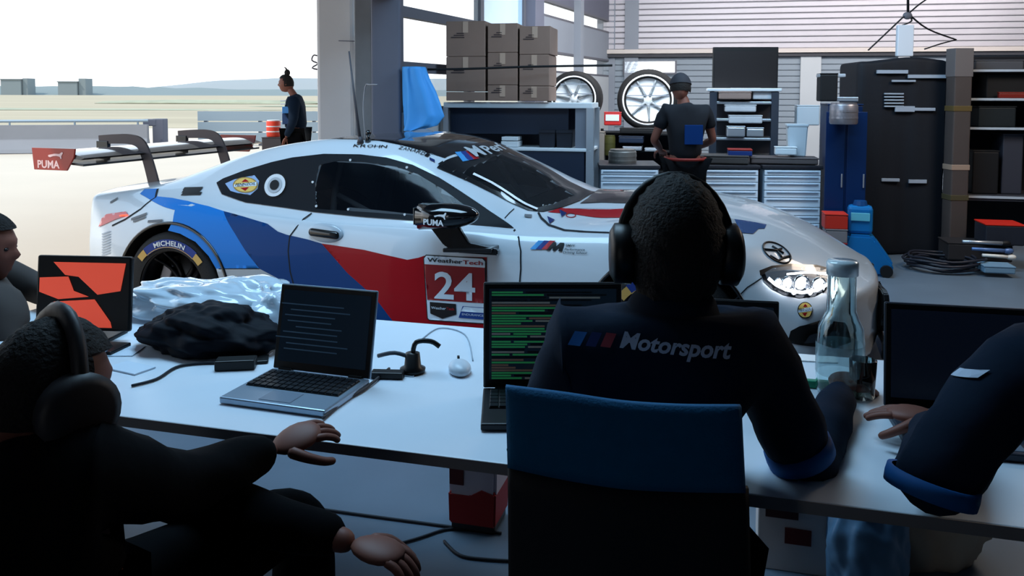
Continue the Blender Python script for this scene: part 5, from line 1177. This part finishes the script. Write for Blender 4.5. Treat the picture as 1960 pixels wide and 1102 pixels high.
# crumpled plastic bag and black bag
def crumple(name, label, cat, c, s, mat, seed, amp, rz=0, u=96, v=60):
    rg = random.Random(seed); b = nb(); vs = ball(b, (0, 0, 0), 1, u=u, v=v); w8 = [(Vector((rg.uniform(-1, 1), rg.uniform(-1, 1), rg.uniform(-1, 1))).normalized() * rg.uniform(2, 6), rg.uniform(0, 6)) for _ in range(12)]
    for q in vs:
        d = sum(abs(math.sin(q.co.dot(k) + ph)) for k, ph in w8) / 12 - .6
        d2 = sum(1 - abs(math.sin(q.co.dot(k.yzx * 2.6) + ph * 2)) for k, ph in w8[:5]) / 5 - .4
        q.co *= 1 + amp * (d * 2 + d2 * .55)
        q.co = Vector((q.co.x * s[0], q.co.y * s[1], max(0.0, (q.co.z + .55) * s[2] / 1.4)))
    o = tag(obj(name, b, mat, smooth=True), label, cat); o.location = c; o.rotation_euler = (0, 0, rz); return o
c = Z(395, 640, .74); plast = M('clear_plastic', (205, 222, 236), .12, coat=1, alpha=.82, bump=.35, bscale=9)
crumple('plastic_bag', 'crumpled clear plastic bag lying over the dark bag at the left', 'bag', (c.x - .02, c.y + .22, .74), (.36, .16, .115), plast, 4, .50, -.2)
c = Z(388, 676, .74); crumple('backpack', 'soft black bag lying on the table in front of the crumpled clear plastic', 'bag', (c.x, c.y + .06, .74), (.21, .13, .115), M('bag_black', (9, 15, 24), .7, spec=.12, bump=.4, bscale=12), 9, .35, -.2)
c = Z(520, 640, .74); crumple('plastic_wrap', 'small glossy bunch of clear wrap between the dark bag and the laptop screen', 'bag', (c.x, c.y + .05, .74), (.085, .06, .10), plast, 12, .6, .3, 36, 24)
# small things on the table
def flat(name, label, cat, px, py, w_, d_, h_, mat, rz=0, z=.739, bev=.003):
    o = nb(); box(o, (0, 0, h_ / 2), (w_, d_, h_), bev=bev); o = tag(obj(name, o, mat), label, cat); p = Z(px, py, z); o.location = (p.x, p.y, z); o.rotation_euler = (0, 0, rz + TA); return o
pap = M('paper', (200, 214, 228), .6)
flat('paper', 'white sheet lying left of the dark bag', 'paper', 225, 672, .13, .10, .002, pap, .3, bev=0); flat('paper', 'folded white sheet below the left sheet', 'paper', 250, 705, .12, .07, .004, pap, -.2, bev=0)
flat('notebook', 'black notebook under the coral display', 'book', 175, 668, .20, .10, .012, dk, .1); flat('folder', 'grey blue folder at the left end of the table', 'folder', 120, 690, .2, .14, .014, M('folder_blue', (104, 128, 150), .5), .2)
flat('paper', 'small white paper behind the hinge side of the silver laptop', 'paper', 485, 678, .10, .05, .003, pap, .1, bev=0)
flat('power_adapter', 'black power adapter left of the silver laptop', 'adapter', 452, 704, .11, .05, .028, dk, .4); flat('phone', 'black phone lying left of the silver laptop behind the adapter', 'phone', 470, 692, .13, .065, .009, dk, .5)
flat('dongle', 'small black dock at the right side of the silver laptop', 'adapter', 742, 722, .09, .035, .018, dk, .2); flat('card', 'white card to the right of the small black dock', 'card', 775, 716, .06, .035, .002, pap, .1, bev=0)
t = thing('desk_camera', 'small black device with a curved arm on the bright part of the table', 'device', Z(790, 712, .739)); b = nb(); lathe(b, [(0, 0), (.034, 0), (.036, .012), (.024, .018), (.020, .055), (0, .058)], 24); obj('device_body', b, dk, t, True); b = nb(); tube(b, [(0, 0, .05), (.01, 0, .085), (.05, .01, .085), (.075, .01, .07)], .007, 8, 4); obj('arm', b, dk, t, True); b = nb(); tube(b, [(0, 0, .04), (-.05, 0, .055), (-.10, .02, .04)], .006, 8, 4); obj('lead', b, M('lead_grey', (60, 66, 74), .5), t, True)
t = thing('mouse', 'black mouse beside the large black laptop', 'mouse', Z(880, 712, .739), .2); b = nb(); vs = ball(b, (0, 0, .012), 1, (.032, .052, .022)); 
for q in vs: q.co.z = max(0, q.co.z)
obj('mouse_body', b, M('mouse_white', (200, 210, 220), .3), t, True); b = nb(); cyl(b, (-.003, .028, .031), (.003, .028, .031), .008, n=14); obj('wheel', b, dk, t)
b = nb(); tube(b, [Z(745, 705, .745), Z(700, 742, .745), Z(660, 765, .745), Z(618, 800, .745)], .004, 6, 6); tag(obj('cable', b, M('cable_grey', (64, 60, 62), .6), smooth=True), 'grey brown cable running along the right side of the silver laptop', 'cable')
b = nb(); tube(b, [Z(252, 738, .743), Z(300, 725, .743), Z(345, 700, .743), Z(420, 694, .743), Z(470, 700, .743)], .004, 6, 6); tag(obj('cable', b, M('cable_dark', (22, 26, 34), .6), smooth=True), 'dark cable curving over the table left of the silver laptop', 'cable')
b = nb(); tube(b, [Z(800, 655, .741), Z(840, 628, .741), Z(890, 640, .741), Z(905, 690, .741)], .002, 6, 6); tag(obj('cable', b, M('cable_pale', (150, 168, 184), .5), smooth=True), 'thin pale cable curving on the bright table left of the large laptop', 'cable')
flat('paper', 'white sheet on the table behind the right elbow', 'paper', 1545, 686, .16, .06, .003, M('paper_bright', (240, 240, 240), .4), .1, bev=0)
flat('marker', 'green marker lying before the glass bottle', 'pen', 1572, 742, .09, .022, .02, M('marker_green', (18, 130, 96), .4), .05); flat('card', 'small white card before the right side of the glass bottle', 'card', 1632, 745, .06, .03, .003, M('paper_bright', (240, 240, 240), .4), -.1, bev=0)
# glass bottle
def bottle(label, px, py, k, prof, mat, group=None):
    t = thing('bottle', label, 'bottle', Z(px, py, .739)); t.location.z = .739
    inner = [(max(0, r - .004), z if i else z + .006) for i, (r, z) in enumerate(prof)]; b = nb()
    lathe(b, [(r * k, z * k) for r, z in prof] + [(r * k, z * k) for r, z in inner[::-1]], 40); obj('glass_body', b, mat, t, True); return t
bg_ = M('bottle_glass', (226, 244, 246), .02, trans=1.0)
for n_ in ('bottle_glass',): _m[n_].node_tree.nodes['Principled BSDF'].inputs['IOR'].default_value = 1.45
t = bottle('tall clear glass bottle on the right table between the two people', 1606, 752, 1.0, [(0, 0), (.050, 0), (.058, .010), (.060, .05), (.060, .14), (.056, .175), (.044, .20), (.037, .22), (.035, .33), (.037, .335), (.037, .345)], bg_)
b = nb(); lathe(b, [(0, .352), (.036, .352), (.040, .346), (.040, .315), (.037, .315)], 28); obj('cap', b, M('cap_clear', (190, 204, 210), .2, coat=1), t, True)
b = nb(); lathe(b, [(.0605, .055), (.0612, .06), (.0612, .13), (.0605, .135)], 40); obj('paper_label', b, M('bottle_label', (160, 190, 200), .4, alpha=.35), t, True)
t = bottle('small clear glass tumbler in front of the tall glass bottle', 1650, 760, 1.0, [(0, 0), (.028, 0), (.030, .004), (.034, .10)], bg_)
# ------------------------------------------------------------------ blue chair
ch = thing('chair', 'blue upholstered chair in the foreground with a black lower back', 'chair', (.215, 1.36, 0), R(-4))
def backpanel(name, pts_top, pts_bot, Yd, th, mat, zoff=0, bow=.03):
    inv = T(ch.location, (0, 0, R(-4))).inverted(); b = nb(); n = 16; F = []; K_ = []
    tp = catmull([(*p, 0) for p in pts_top], 8); bt = catmull([(*p, 0) for p in pts_bot], 8); m_ = len(tp); rows = 9
    for i in range(m_):
        u = i / (m_ - 1) * 2 - 1; colF = []; colB = []
        for j in range(rows):
            f = j / (rows - 1); px = tp[i].x * (1 - f) + bt[i].x * f; py = tp[i].y * (1 - f) + bt[i].y * f; edge = (1 - abs(u) ** 8) * (1 - abs(2 * f - 1) ** 8)
            p = inv @ P(px, py, Yd - bow * (1 - u * u) + .02 * f); colF.append(b.verts.new(p - Vector((0, th * .5 * (.4 + .6 * edge), 0)))); colB.append(b.verts.new(p + Vector((0, th * .5 * (.4 + .6 * edge), 0))))
        F.append(colF); K_.append(colB)
    for i in range(m_ - 1):
        for j in range(rows - 1):
            b.faces.new((F[i][j], F[i][j + 1], F[i + 1][j + 1], F[i + 1][j])); b.faces.new((K_[i][j], K_[i + 1][j], K_[i + 1][j + 1], K_[i][j + 1]))
        b.faces.new((F[i][0], F[i + 1][0], K_[i + 1][0], K_[i][0])); b.faces.new((F[i][-1], K_[i][-1], K_[i + 1][-1], F[i + 1][-1]))
    for j in range(rows - 1):
        b.faces.new((F[0][j], K_[0][j], K_[0][j + 1], F[0][j + 1])); b.faces.new((F[-1][j], F[-1][j + 1], K_[-1][j + 1], K_[-1][j]))
    bmesh.ops.recalc_face_normals(b, faces=b.faces); return obj(name, b, mat, ch, True)
backpanel('backrest', [(968, 738), (1080, 752), (1190, 768), (1300, 775), (1418, 776)], [(972, 892), (1080, 915), (1190, 932), (1300, 938), (1426, 940)], 1.40, .035, M('chair_blue', (0, 84, 126), .8, noise=.12, scale=40, bump=.2, bscale=200))
backpanel('backrest_shell', [(972, 885), (1080, 905), (1190, 925), (1300, 930), (1432, 932)], [(975, 1290), (1080, 1290), (1190, 1290), (1300, 1290), (1440, 1290)], 1.425, .03, M('chair_shell', (12, 16, 22), .6))
b = nb(); box(b, (0, .22, .455), (.44, .42, .06), bev=.02); obj('seat', b, M('chair_blue', (0, 84, 126), .8), ch)
for sx in (-1, 1):
    for y in (.03, .40): b = nb(); cyl(b, (sx * .19, y, .43), (sx * .22, y + (.03 if y > .1 else -.03), 0), .013, n=12); obj('leg', b, leg_m, ch, True)
for nm, lb, x, y, rz in (('chair', 'black chair under the person leaning at the lower left', -.88, 1.30, -.7), ('chair', 'black chair under the person at the right edge', 1.28, 1.22, .1), ('chair', 'grey chair under the person at the far left edge', -2.02, 2.75, -1.5)):
    c_ = thing(nm, lb, 'chair', (x, y, 0), rz); b = nb(); box(b, (0, 0, .43), (.42, .42, .05), bev=.018); obj('seat', b, M('seat_black', (14, 15, 18), .8), c_)
    b = nb(); box(b, (0, -.235, .70), (.40, .03, .30), (R(6), 0, 0), .012); obj('backrest', b, M('seat_black', (14, 15, 18), .8), c_)
    for sx in (-1, 1):
        b = nb(); cyl(b, (sx * .18, .17, .42), (sx * .20, .19, 0), .012, n=10); obj('leg', b, M('leg_black', (24, 24, 26), .4), c_, True)
        b = nb(); tube(b, [(sx * .20, -.21, 0), (sx * .18, -.19, .42), (sx * .17, -.235, .75)], .012, 8); obj('leg', b, M('leg_black', (24, 24, 26), .4), c_, True)
# under the table
def floorbox(name, label, cat, px0, px1, py_bot, h_, dep, mat, rz=TA):
    a, c = Z(px0, py_bot, 0), Z(px1, py_bot, 0); wd = (c - a).length; t = thing(name, label, cat, ((a + c) / 2).to_tuple()[:2] + (0,), rz); return t, wd
t, wd_ = floorbox('carrier_bag', 'white carrier bag with red print and red lower half under the left table', 'bag', 868, 962, 1022, .42, .2, None)
t.location.y += .08
b = nb(); prism(b, [(-wd_ / 2, .10), (wd_ / 2, .10), (wd_ / 2 * 1.05, .40), (-wd_ / 2 * 1.05, .40)], T((0, .08, 0), (R(90), 0, 0)), .16, .01); obj('bag_body', b, M('bag_white', (176, 168, 178), .6), t)
b = nb(); prism(b, [(-wd_ / 2 * .98, .03), (wd_ / 2 * .98, .03), (wd_ / 2 * 1.02, .15), (wd_ / 2 * .4, .165), (-wd_ / 2 * .1, .14), (-wd_ / 2 * 1.02, .14)], T((0, .085, 0), (R(90), 0, 0)), .17, .006); obj('red_base', b, M('bag_red', (130, 14, 14), .6), t)
b = nb(); box(b, (0, 0, .02), (wd_ * .94, .15, .04), bev=.01); obj('dark_foot', b, dk, t)
for q, (x, z, w2, h2) in enumerate(((-.055, .33, .04, .10), (-.055, .21, .05, .08), (.05, .28, .03, .09), (.075, .24, .05, .02))): b = nb(); box(b, (x, -.083, z), (w2, .006, h2)); obj('print', b, M('print_dred', (120, 24, 28), .6) if q != 1 else M('print_wine', (70, 16, 22), .6), t)
for s_ in (-1, 1): b = nb(); tube(b, [(-.04, s_ * .07, .40), (-.03, s_ * .05, .48), (.03, s_ * .05, .48), (.04, s_ * .07, .40)], .004, 6, 5); obj('handle', b, M('bag_white', (176, 168, 178), .6), t, True)
t, wd_ = floorbox('carton', 'white carton with dark red print under the right table', 'box', 1452, 1600, 1100, .4, .3, None)
b = nb(); box(b, (0, .14, .20), (wd_, .26, .40), bev=.004); obj('box_body', b, M('carton_pale', (196, 186, 182), .7), t)
for s_ in (-1, 1): b = nb(); box(b, (0, .14 + s_ * .10, .41), (wd_, .14, .004), (s_ * R(22), 0, 0)); obj('flap', b, M('carton_pale', (196, 186, 182), .7), t)
for x, z, w2, h2, c_ in ((-.07, .33, .06, .05, (110, 30, 26)), (-.03, .27, .10, .06, (96, 24, 24)), (-.05, .20, .10, .05, (60, 24, 28)), (0, .12, .08, .05, (90, 22, 22)), (.01, .22, .05, .03, (150, 150, 160))): b = nb(); box(b, (x, .008, z), (w2, .006, h2)); obj('print', b, M('pr%d' % c_[0], c_, .6), t)
c = Z(1830, 1160, 0); crumple('paper_sack', 'large crumpled beige sack on the floor at the lower right', 'bag', (c.x + .03, c.y + .32, 0), (.23, .18, .50), M('sack_beige', (188, 168, 146), .8, bump=.3, bscale=8), 21, .3, .2)
c = Z(1735, 1180, 0); crumple('plastic_sack', 'pale blue plastic sack at the left of the beige sack', 'bag', (c.x - .06, c.y + .14, 0), (.12, .11, .34), M('sack_blue', (96, 136, 170), .35, bump=.3, bscale=8), 23, .3, .1)
for lb, pts in (('thin black cable on the floor running from the left leg to the carrier bag', [(600, 972), (700, 986), (790, 998), (880, 1010), (960, 1020)]), ('thin black cable on the floor bending below the carrier bag', [(730, 1050), (800, 1030), (860, 1012), (920, 1016)]), ('brown loop of cable on the floor below the carrier bag', [(850, 1035), (880, 1062), (930, 1070), (1000, 1074)])):
    b = nb(); tube(b, [Z(x, y, .006) for x, y in pts], .005, 6, 6); tag(obj('floor_cable', b, M('cable_dark', (22, 26, 34), .6), smooth=True), lb, 'cable')
# ------------------------------------------------------------------ lettering and marks on the car
ink = M('ink_black', (14, 16, 20), .4); plate_w = M('plate_white', (200, 214, 226), .35, coat=.5)
patch('number_plate_edge', S((811,493),(816,487),(925,493),(931,499),(933,620),(823,613),(818,609),(815,560)), ink, off=.005)
patch('number_plate', S((813,494),(817,489),(924,495),(929,500),(931,618),(823,611),(820,608),(817,560)), plate_w, off=.007)
patch('number_field', S((813.5,505),(929,512),(930,580),(819,573)), M('plate_red', (128, 14, 24), .4, coat=.3), off=.009)
decal_text('plate_lettering', 'Weather', (819, 500), (886, 504.5), ink, 8, off=.010, bold=.014)
decal_text('plate_lettering', 'Tech', (887, 505), (925, 507), M('plate_text_red', (140, 16, 26), .4), 8, off=.010, bold=.014)
decal_text('race_number', '24', (833, 569), (911, 574), plate_w, 52, off=.012, bold=.018, space=1.0)
patch('series_badge', S((824,577),(874,581),(875,601),(848,609),(825,599)), ink, off=.010, step=.03)
patch('endurance_badge', S((887,585),(928,588),(928,611),(879,607)), M('badge_blue', (20, 60, 130), .4), off=.010, step=.03)
patch('endurance_badge_top', S((889,586),(928,589),(928,598),(884,595)), plate_w, off=.011, step=.03)
decal_text('badge_lettering', 'Weather', (827, 590), (855, 592), plate_w, 5, off=.012, bold=.01)
decal_text('badge_lettering', 'Tech', (856, 592), (871, 593), M('badge_red', (170, 30, 34), .4), 5, off=.012, bold=.01)
decal_text('badge_lettering', 'ENDURANCE', (886, 602), (927, 605), plate_w, 4, off=.012)
# fender mark: three slanted bars, the letter M and three lines of small lettering
for x, c_ in ((1015, 'sky'), (1026, 'navy'), (1037, 'crimson')):
    mm_ = {'sky': M('bar_sky', (60, 140, 200), .4), 'navy': M('bar_navy', (24, 50, 120), .4), 'crimson': M('bar_crimson', (170, 36, 44), .4)}[c_]
    patch('stripe_mark', S((x, 477), (x + 11, 477.6), (x + 27, 461.5), (x + 16, 461)), mm_, off=.006, step=.03)
patch('letter_mark', S((1046,479),(1060,463.5),(1065,464),(1065,472),(1073,465),(1081,465.6),(1076,481.5),(1069,481),(1072,472.5),(1062,480.5),(1058,480),(1059,472),(1052,479.5)), ink, off=.006, step=.03)
for s_, x0, x1, y in (('BMW', 1083, 1101, 472), ('Performance', 1081, 1120, 479), ('Driving School', 1078, 1124, 485)): decal_text('small_lettering', s_, (x0, y), (x1, y + (x1 - x0) * .03), ink, 4.5, off=.006, shear=.2, bold=.008)
# roof rail names
def rail_text(s, pts, hpx, mat=ink, bold=.01):
    P2 = [Vector((x, y)) for x, y in pts]; L = [0]
    for a, c in zip(P2, P2[1:]): L.append(L[-1] + (c - a).length)
    for i, chx in enumerate(s):
        if chx == ' ': continue
        d0 = L[-1] * i / len(s); d1 = L[-1] * (i + .86) / len(s); q = []
        for d in (d0, d1):
            k = max(j for j in range(len(L)) if L[j] <= d + 1e-6); k = min(k, len(P2) - 2); q.append(P2[k].lerp(P2[k + 1], (d - L[k]) / (L[k + 1] - L[k])))
        try: decal_text('roof_rail_letter', chx, tuple(q[0]), tuple(q[1]), mat, hpx, off=.006, bold=bold)
        except Exception: pass
rail_text('KROHN', [(676, 282), (742, 284)], 5); rail_text('ZANARDI', [(762, 286), (790, 291), (820, 302)], 6); rail_text('MOSTERT', [(838, 315), (866, 332), (893, 348)], 9, bold=.02)
patch('flag_patch', S((822,302),(832,307),(832,312),(822,307)), M('flag_navy', (24, 40, 90), .4), off=.006, step=.03)
# windscreen banner
def top_hit_text(name, s, px0, px1, h, mat, bold=.02, shear=.2): return decal_text(name, s, px0, px1, mat, h, off=.018, bold=bold, shear=shear)
for x, mm_ in ((870, _m['bar_sky']), (880, _m['bar_navy']), (890, _m['bar_crimson'])): patch('banner_bar', TP((x, 293 - (x - 870) * .12), (x + 11, 292 - (x - 870) * .12), (x + 27, 309 - (x - 870) * .2), (x + 15, 311 - (x - 870) * .2)), mm_, 'top', .008, step=.03)
top_hit_text('banner_lettering', 'M', (909, 304), (934, 299), 15, M('banner_white', (170, 176, 182), .4), .03)
top_hit_text('banner_lettering', 'Perf', (937, 299), (972, 289), 11, M('banner_white', (170, 176, 182), .4), .02)
# round yellow stickers
def sticker(name, px, py, rx, ry, disc, ringm, text=None, off=.007, rot=0, tc=None, th=4, step=.03):
    pl = [(px + rx * math.cos(a) * math.cos(rot) - ry * math.sin(a) * math.sin(rot), py + rx * math.cos(a) * math.sin(rot) + ry * math.sin(a) * math.cos(rot)) for a in [2 * math.pi * k / 24 for k in range(24)]]
    o = patch(name, S(*pl), ringm, off=off, step=step); pl2 = [(px + (x - px) * .88, py + (y - py) * .88) for x, y in pl]; patch('sticker_face', S(*pl2), disc, off=off + .001, step=step)
    if text:
        patch('sticker_band', S((px - rx * .9, py - ry * .10 + 1), (px + rx * .9, py - ry * .32 - 1), (px + rx * .9, py + ry * .12), (px - rx * .9, py + ry * .30)), plate_w, off=off + .002, step=step)
        patch('sticker_arrow', S((px - rx * .3, py - ry * .35), (px, py - ry * .75), (px + rx * .3, py - ry * .40)), red, off=off + .002, step=step); patch('sticker_arrow', S((px - rx * .4, py + ry * .40), (px + rx * .3, py + ry * .3), (px, py + ry * .78)), red, off=off + .002, step=step)
        decal_text('sticker_lettering', text, (px - rx * .8, py + ry * .18), (px + rx * .82, py + ry * .02), tc or ink, th, off=off + .0035, bold=.006)
yel = M('sticker_yellow', (214, 176, 92), .5)
patch('sticker_backing', S((432,352),(450,344),(488,336),(497,347),(494,362),(480,374),(455,370),(442,366)), M('backing_blue', (136, 162, 200), .4), off=.006)
sticker('round_sticker', 471, 355, 24, 15, yel, M('sticker_rim', (150, 120, 60), .5), 'PENNZOIL', .008, th=5)
sticker('round_sticker', 1540, 594, 14.5, 15.5, yel, ink, 'PENNZOIL', .006, th=6)
# fuel filler: chrome ring with dark centre
for rr, m_, of_ in ((1.0, black, .007), (.90, M('filler_chrome', (214, 216, 220), .3, .2), .012), (.62, M('filler_grey', (176, 180, 186), .3, .3), .015), (.40, ink, .018)):
    patch('fuel_filler', S(*[(528 + rr * 22 * math.cos(a) + rr * 4 * math.sin(a) * -1, 356 + rr * 24 * math.sin(a)) for a in [2 * math.pi * k / 28 for k in range(28)]]), m_, off=of_)
# oval emblem ahead of the windscreen side of the bonnet
def oval_line(name, px, py, rx, ry, rot, wd, mat):
    pl = [(px + rx * math.cos(a) * math.cos(rot) - ry * math.sin(a) * math.sin(rot), py + rx * math.cos(a) * math.sin(rot) + ry * math.sin(a) * math.cos(rot)) for a in [2 * math.pi * k / 28 for k in range(29)]]
    pts = [hit(*q) for q in pl]; b = nb(); tube(b, [p + Vector((0, -.002, .004)) for p in pts if p is not None], wd, 6); return obj(name, b, mat, car, True)
oval_line('emblem_ring', 1487, 484, 30, 15, .55, .004, ink)
for ln in (((1462, 478), (1486, 480), (1496, 477)), ((1478, 472), (1500, 486)), ((1474, 490), (1490, 500), (1500, 494), (1512, 491)), ((1488, 482), (1498, 496))):
    b = nb(); tube(b, [hit(*q) + Vector((0, -.002, .004)) for q in ln], .006, 6); obj('emblem_bar', b, ink, car, True)
oval_line('oval_mark', 1093, 413, 9, 4, 0, .0025, red)
for q in ((1048, 424), (1071, 411)): patch('triangle_mark', S((q[0] - 1, q[1] - 9), (q[0] + 14, q[1] - 2), (q[0] + 4, q[1] + 6)), M('flag_navy', (24, 40, 90), .4), off=.006, step=.03)
patch('small_mark', S((1004, 411), (1018, 412), (1017, 418), (1003, 416)), M('mark_grey', (90, 94, 100), .4), off=.006, step=.03)
# rear quarter marks
for x0, x1, y in ((352, 388, 362), (350, 384, 367), (349, 386, 372)): strip('quarter_mark', S((x0, y), ((x0 + x1) / 2, y - .5), (x1, y - 1)), .016, ink, .005)
for (x0, y0, x1, y1) in ((252, 420, 282, 409), (256, 424, 280, 415), (284, 424, 312, 422), (212, 388, 226, 380)): strip('tail_mark', S((x0, y0), (x1, y1)), .014, M('mark_grey', (90, 94, 100), .4), .005)
for k in range(9): strip('bumper_mark', S((196, 448 + k * 5), (212, 443 + k * 5)), .008, M('mark_pale', (150, 160, 172), .4), .005)
for x, y in ((672, 306), (780, 320), (600, 348), (607, 394), (668, 400), (776, 410)): b = nb(); h = hit(x, y); cyl(b, h + Vector((0, -.006, 0)), h + Vector((0, -.012, 0)), .007, n=12); obj('window_fixing', b, M('fixing', (220, 224, 228), .3), car)
# mirror lettering and leaping cat mark
mm_ = frame_mtx((-.075, -.0885, -.036), (1, 0, -.02), (0, 0, 1))
text_obj('mirror_lettering', 'PUMA', .042, wt, mo, mm_, bold=.0012)
b = nb(); prism(b, [(.055, .044), (.085, .052), (.108, .053), (.118, .064), (.124, .062), (.121, .052), (.116, .042), (.119, .028), (.113, .028), (.108, .038), (.094, .042), (.075, .042), (.060, .036)], mm_ @ T((.005, .006, 0)), .001); obj('mirror_emblem', b, wt, mo)
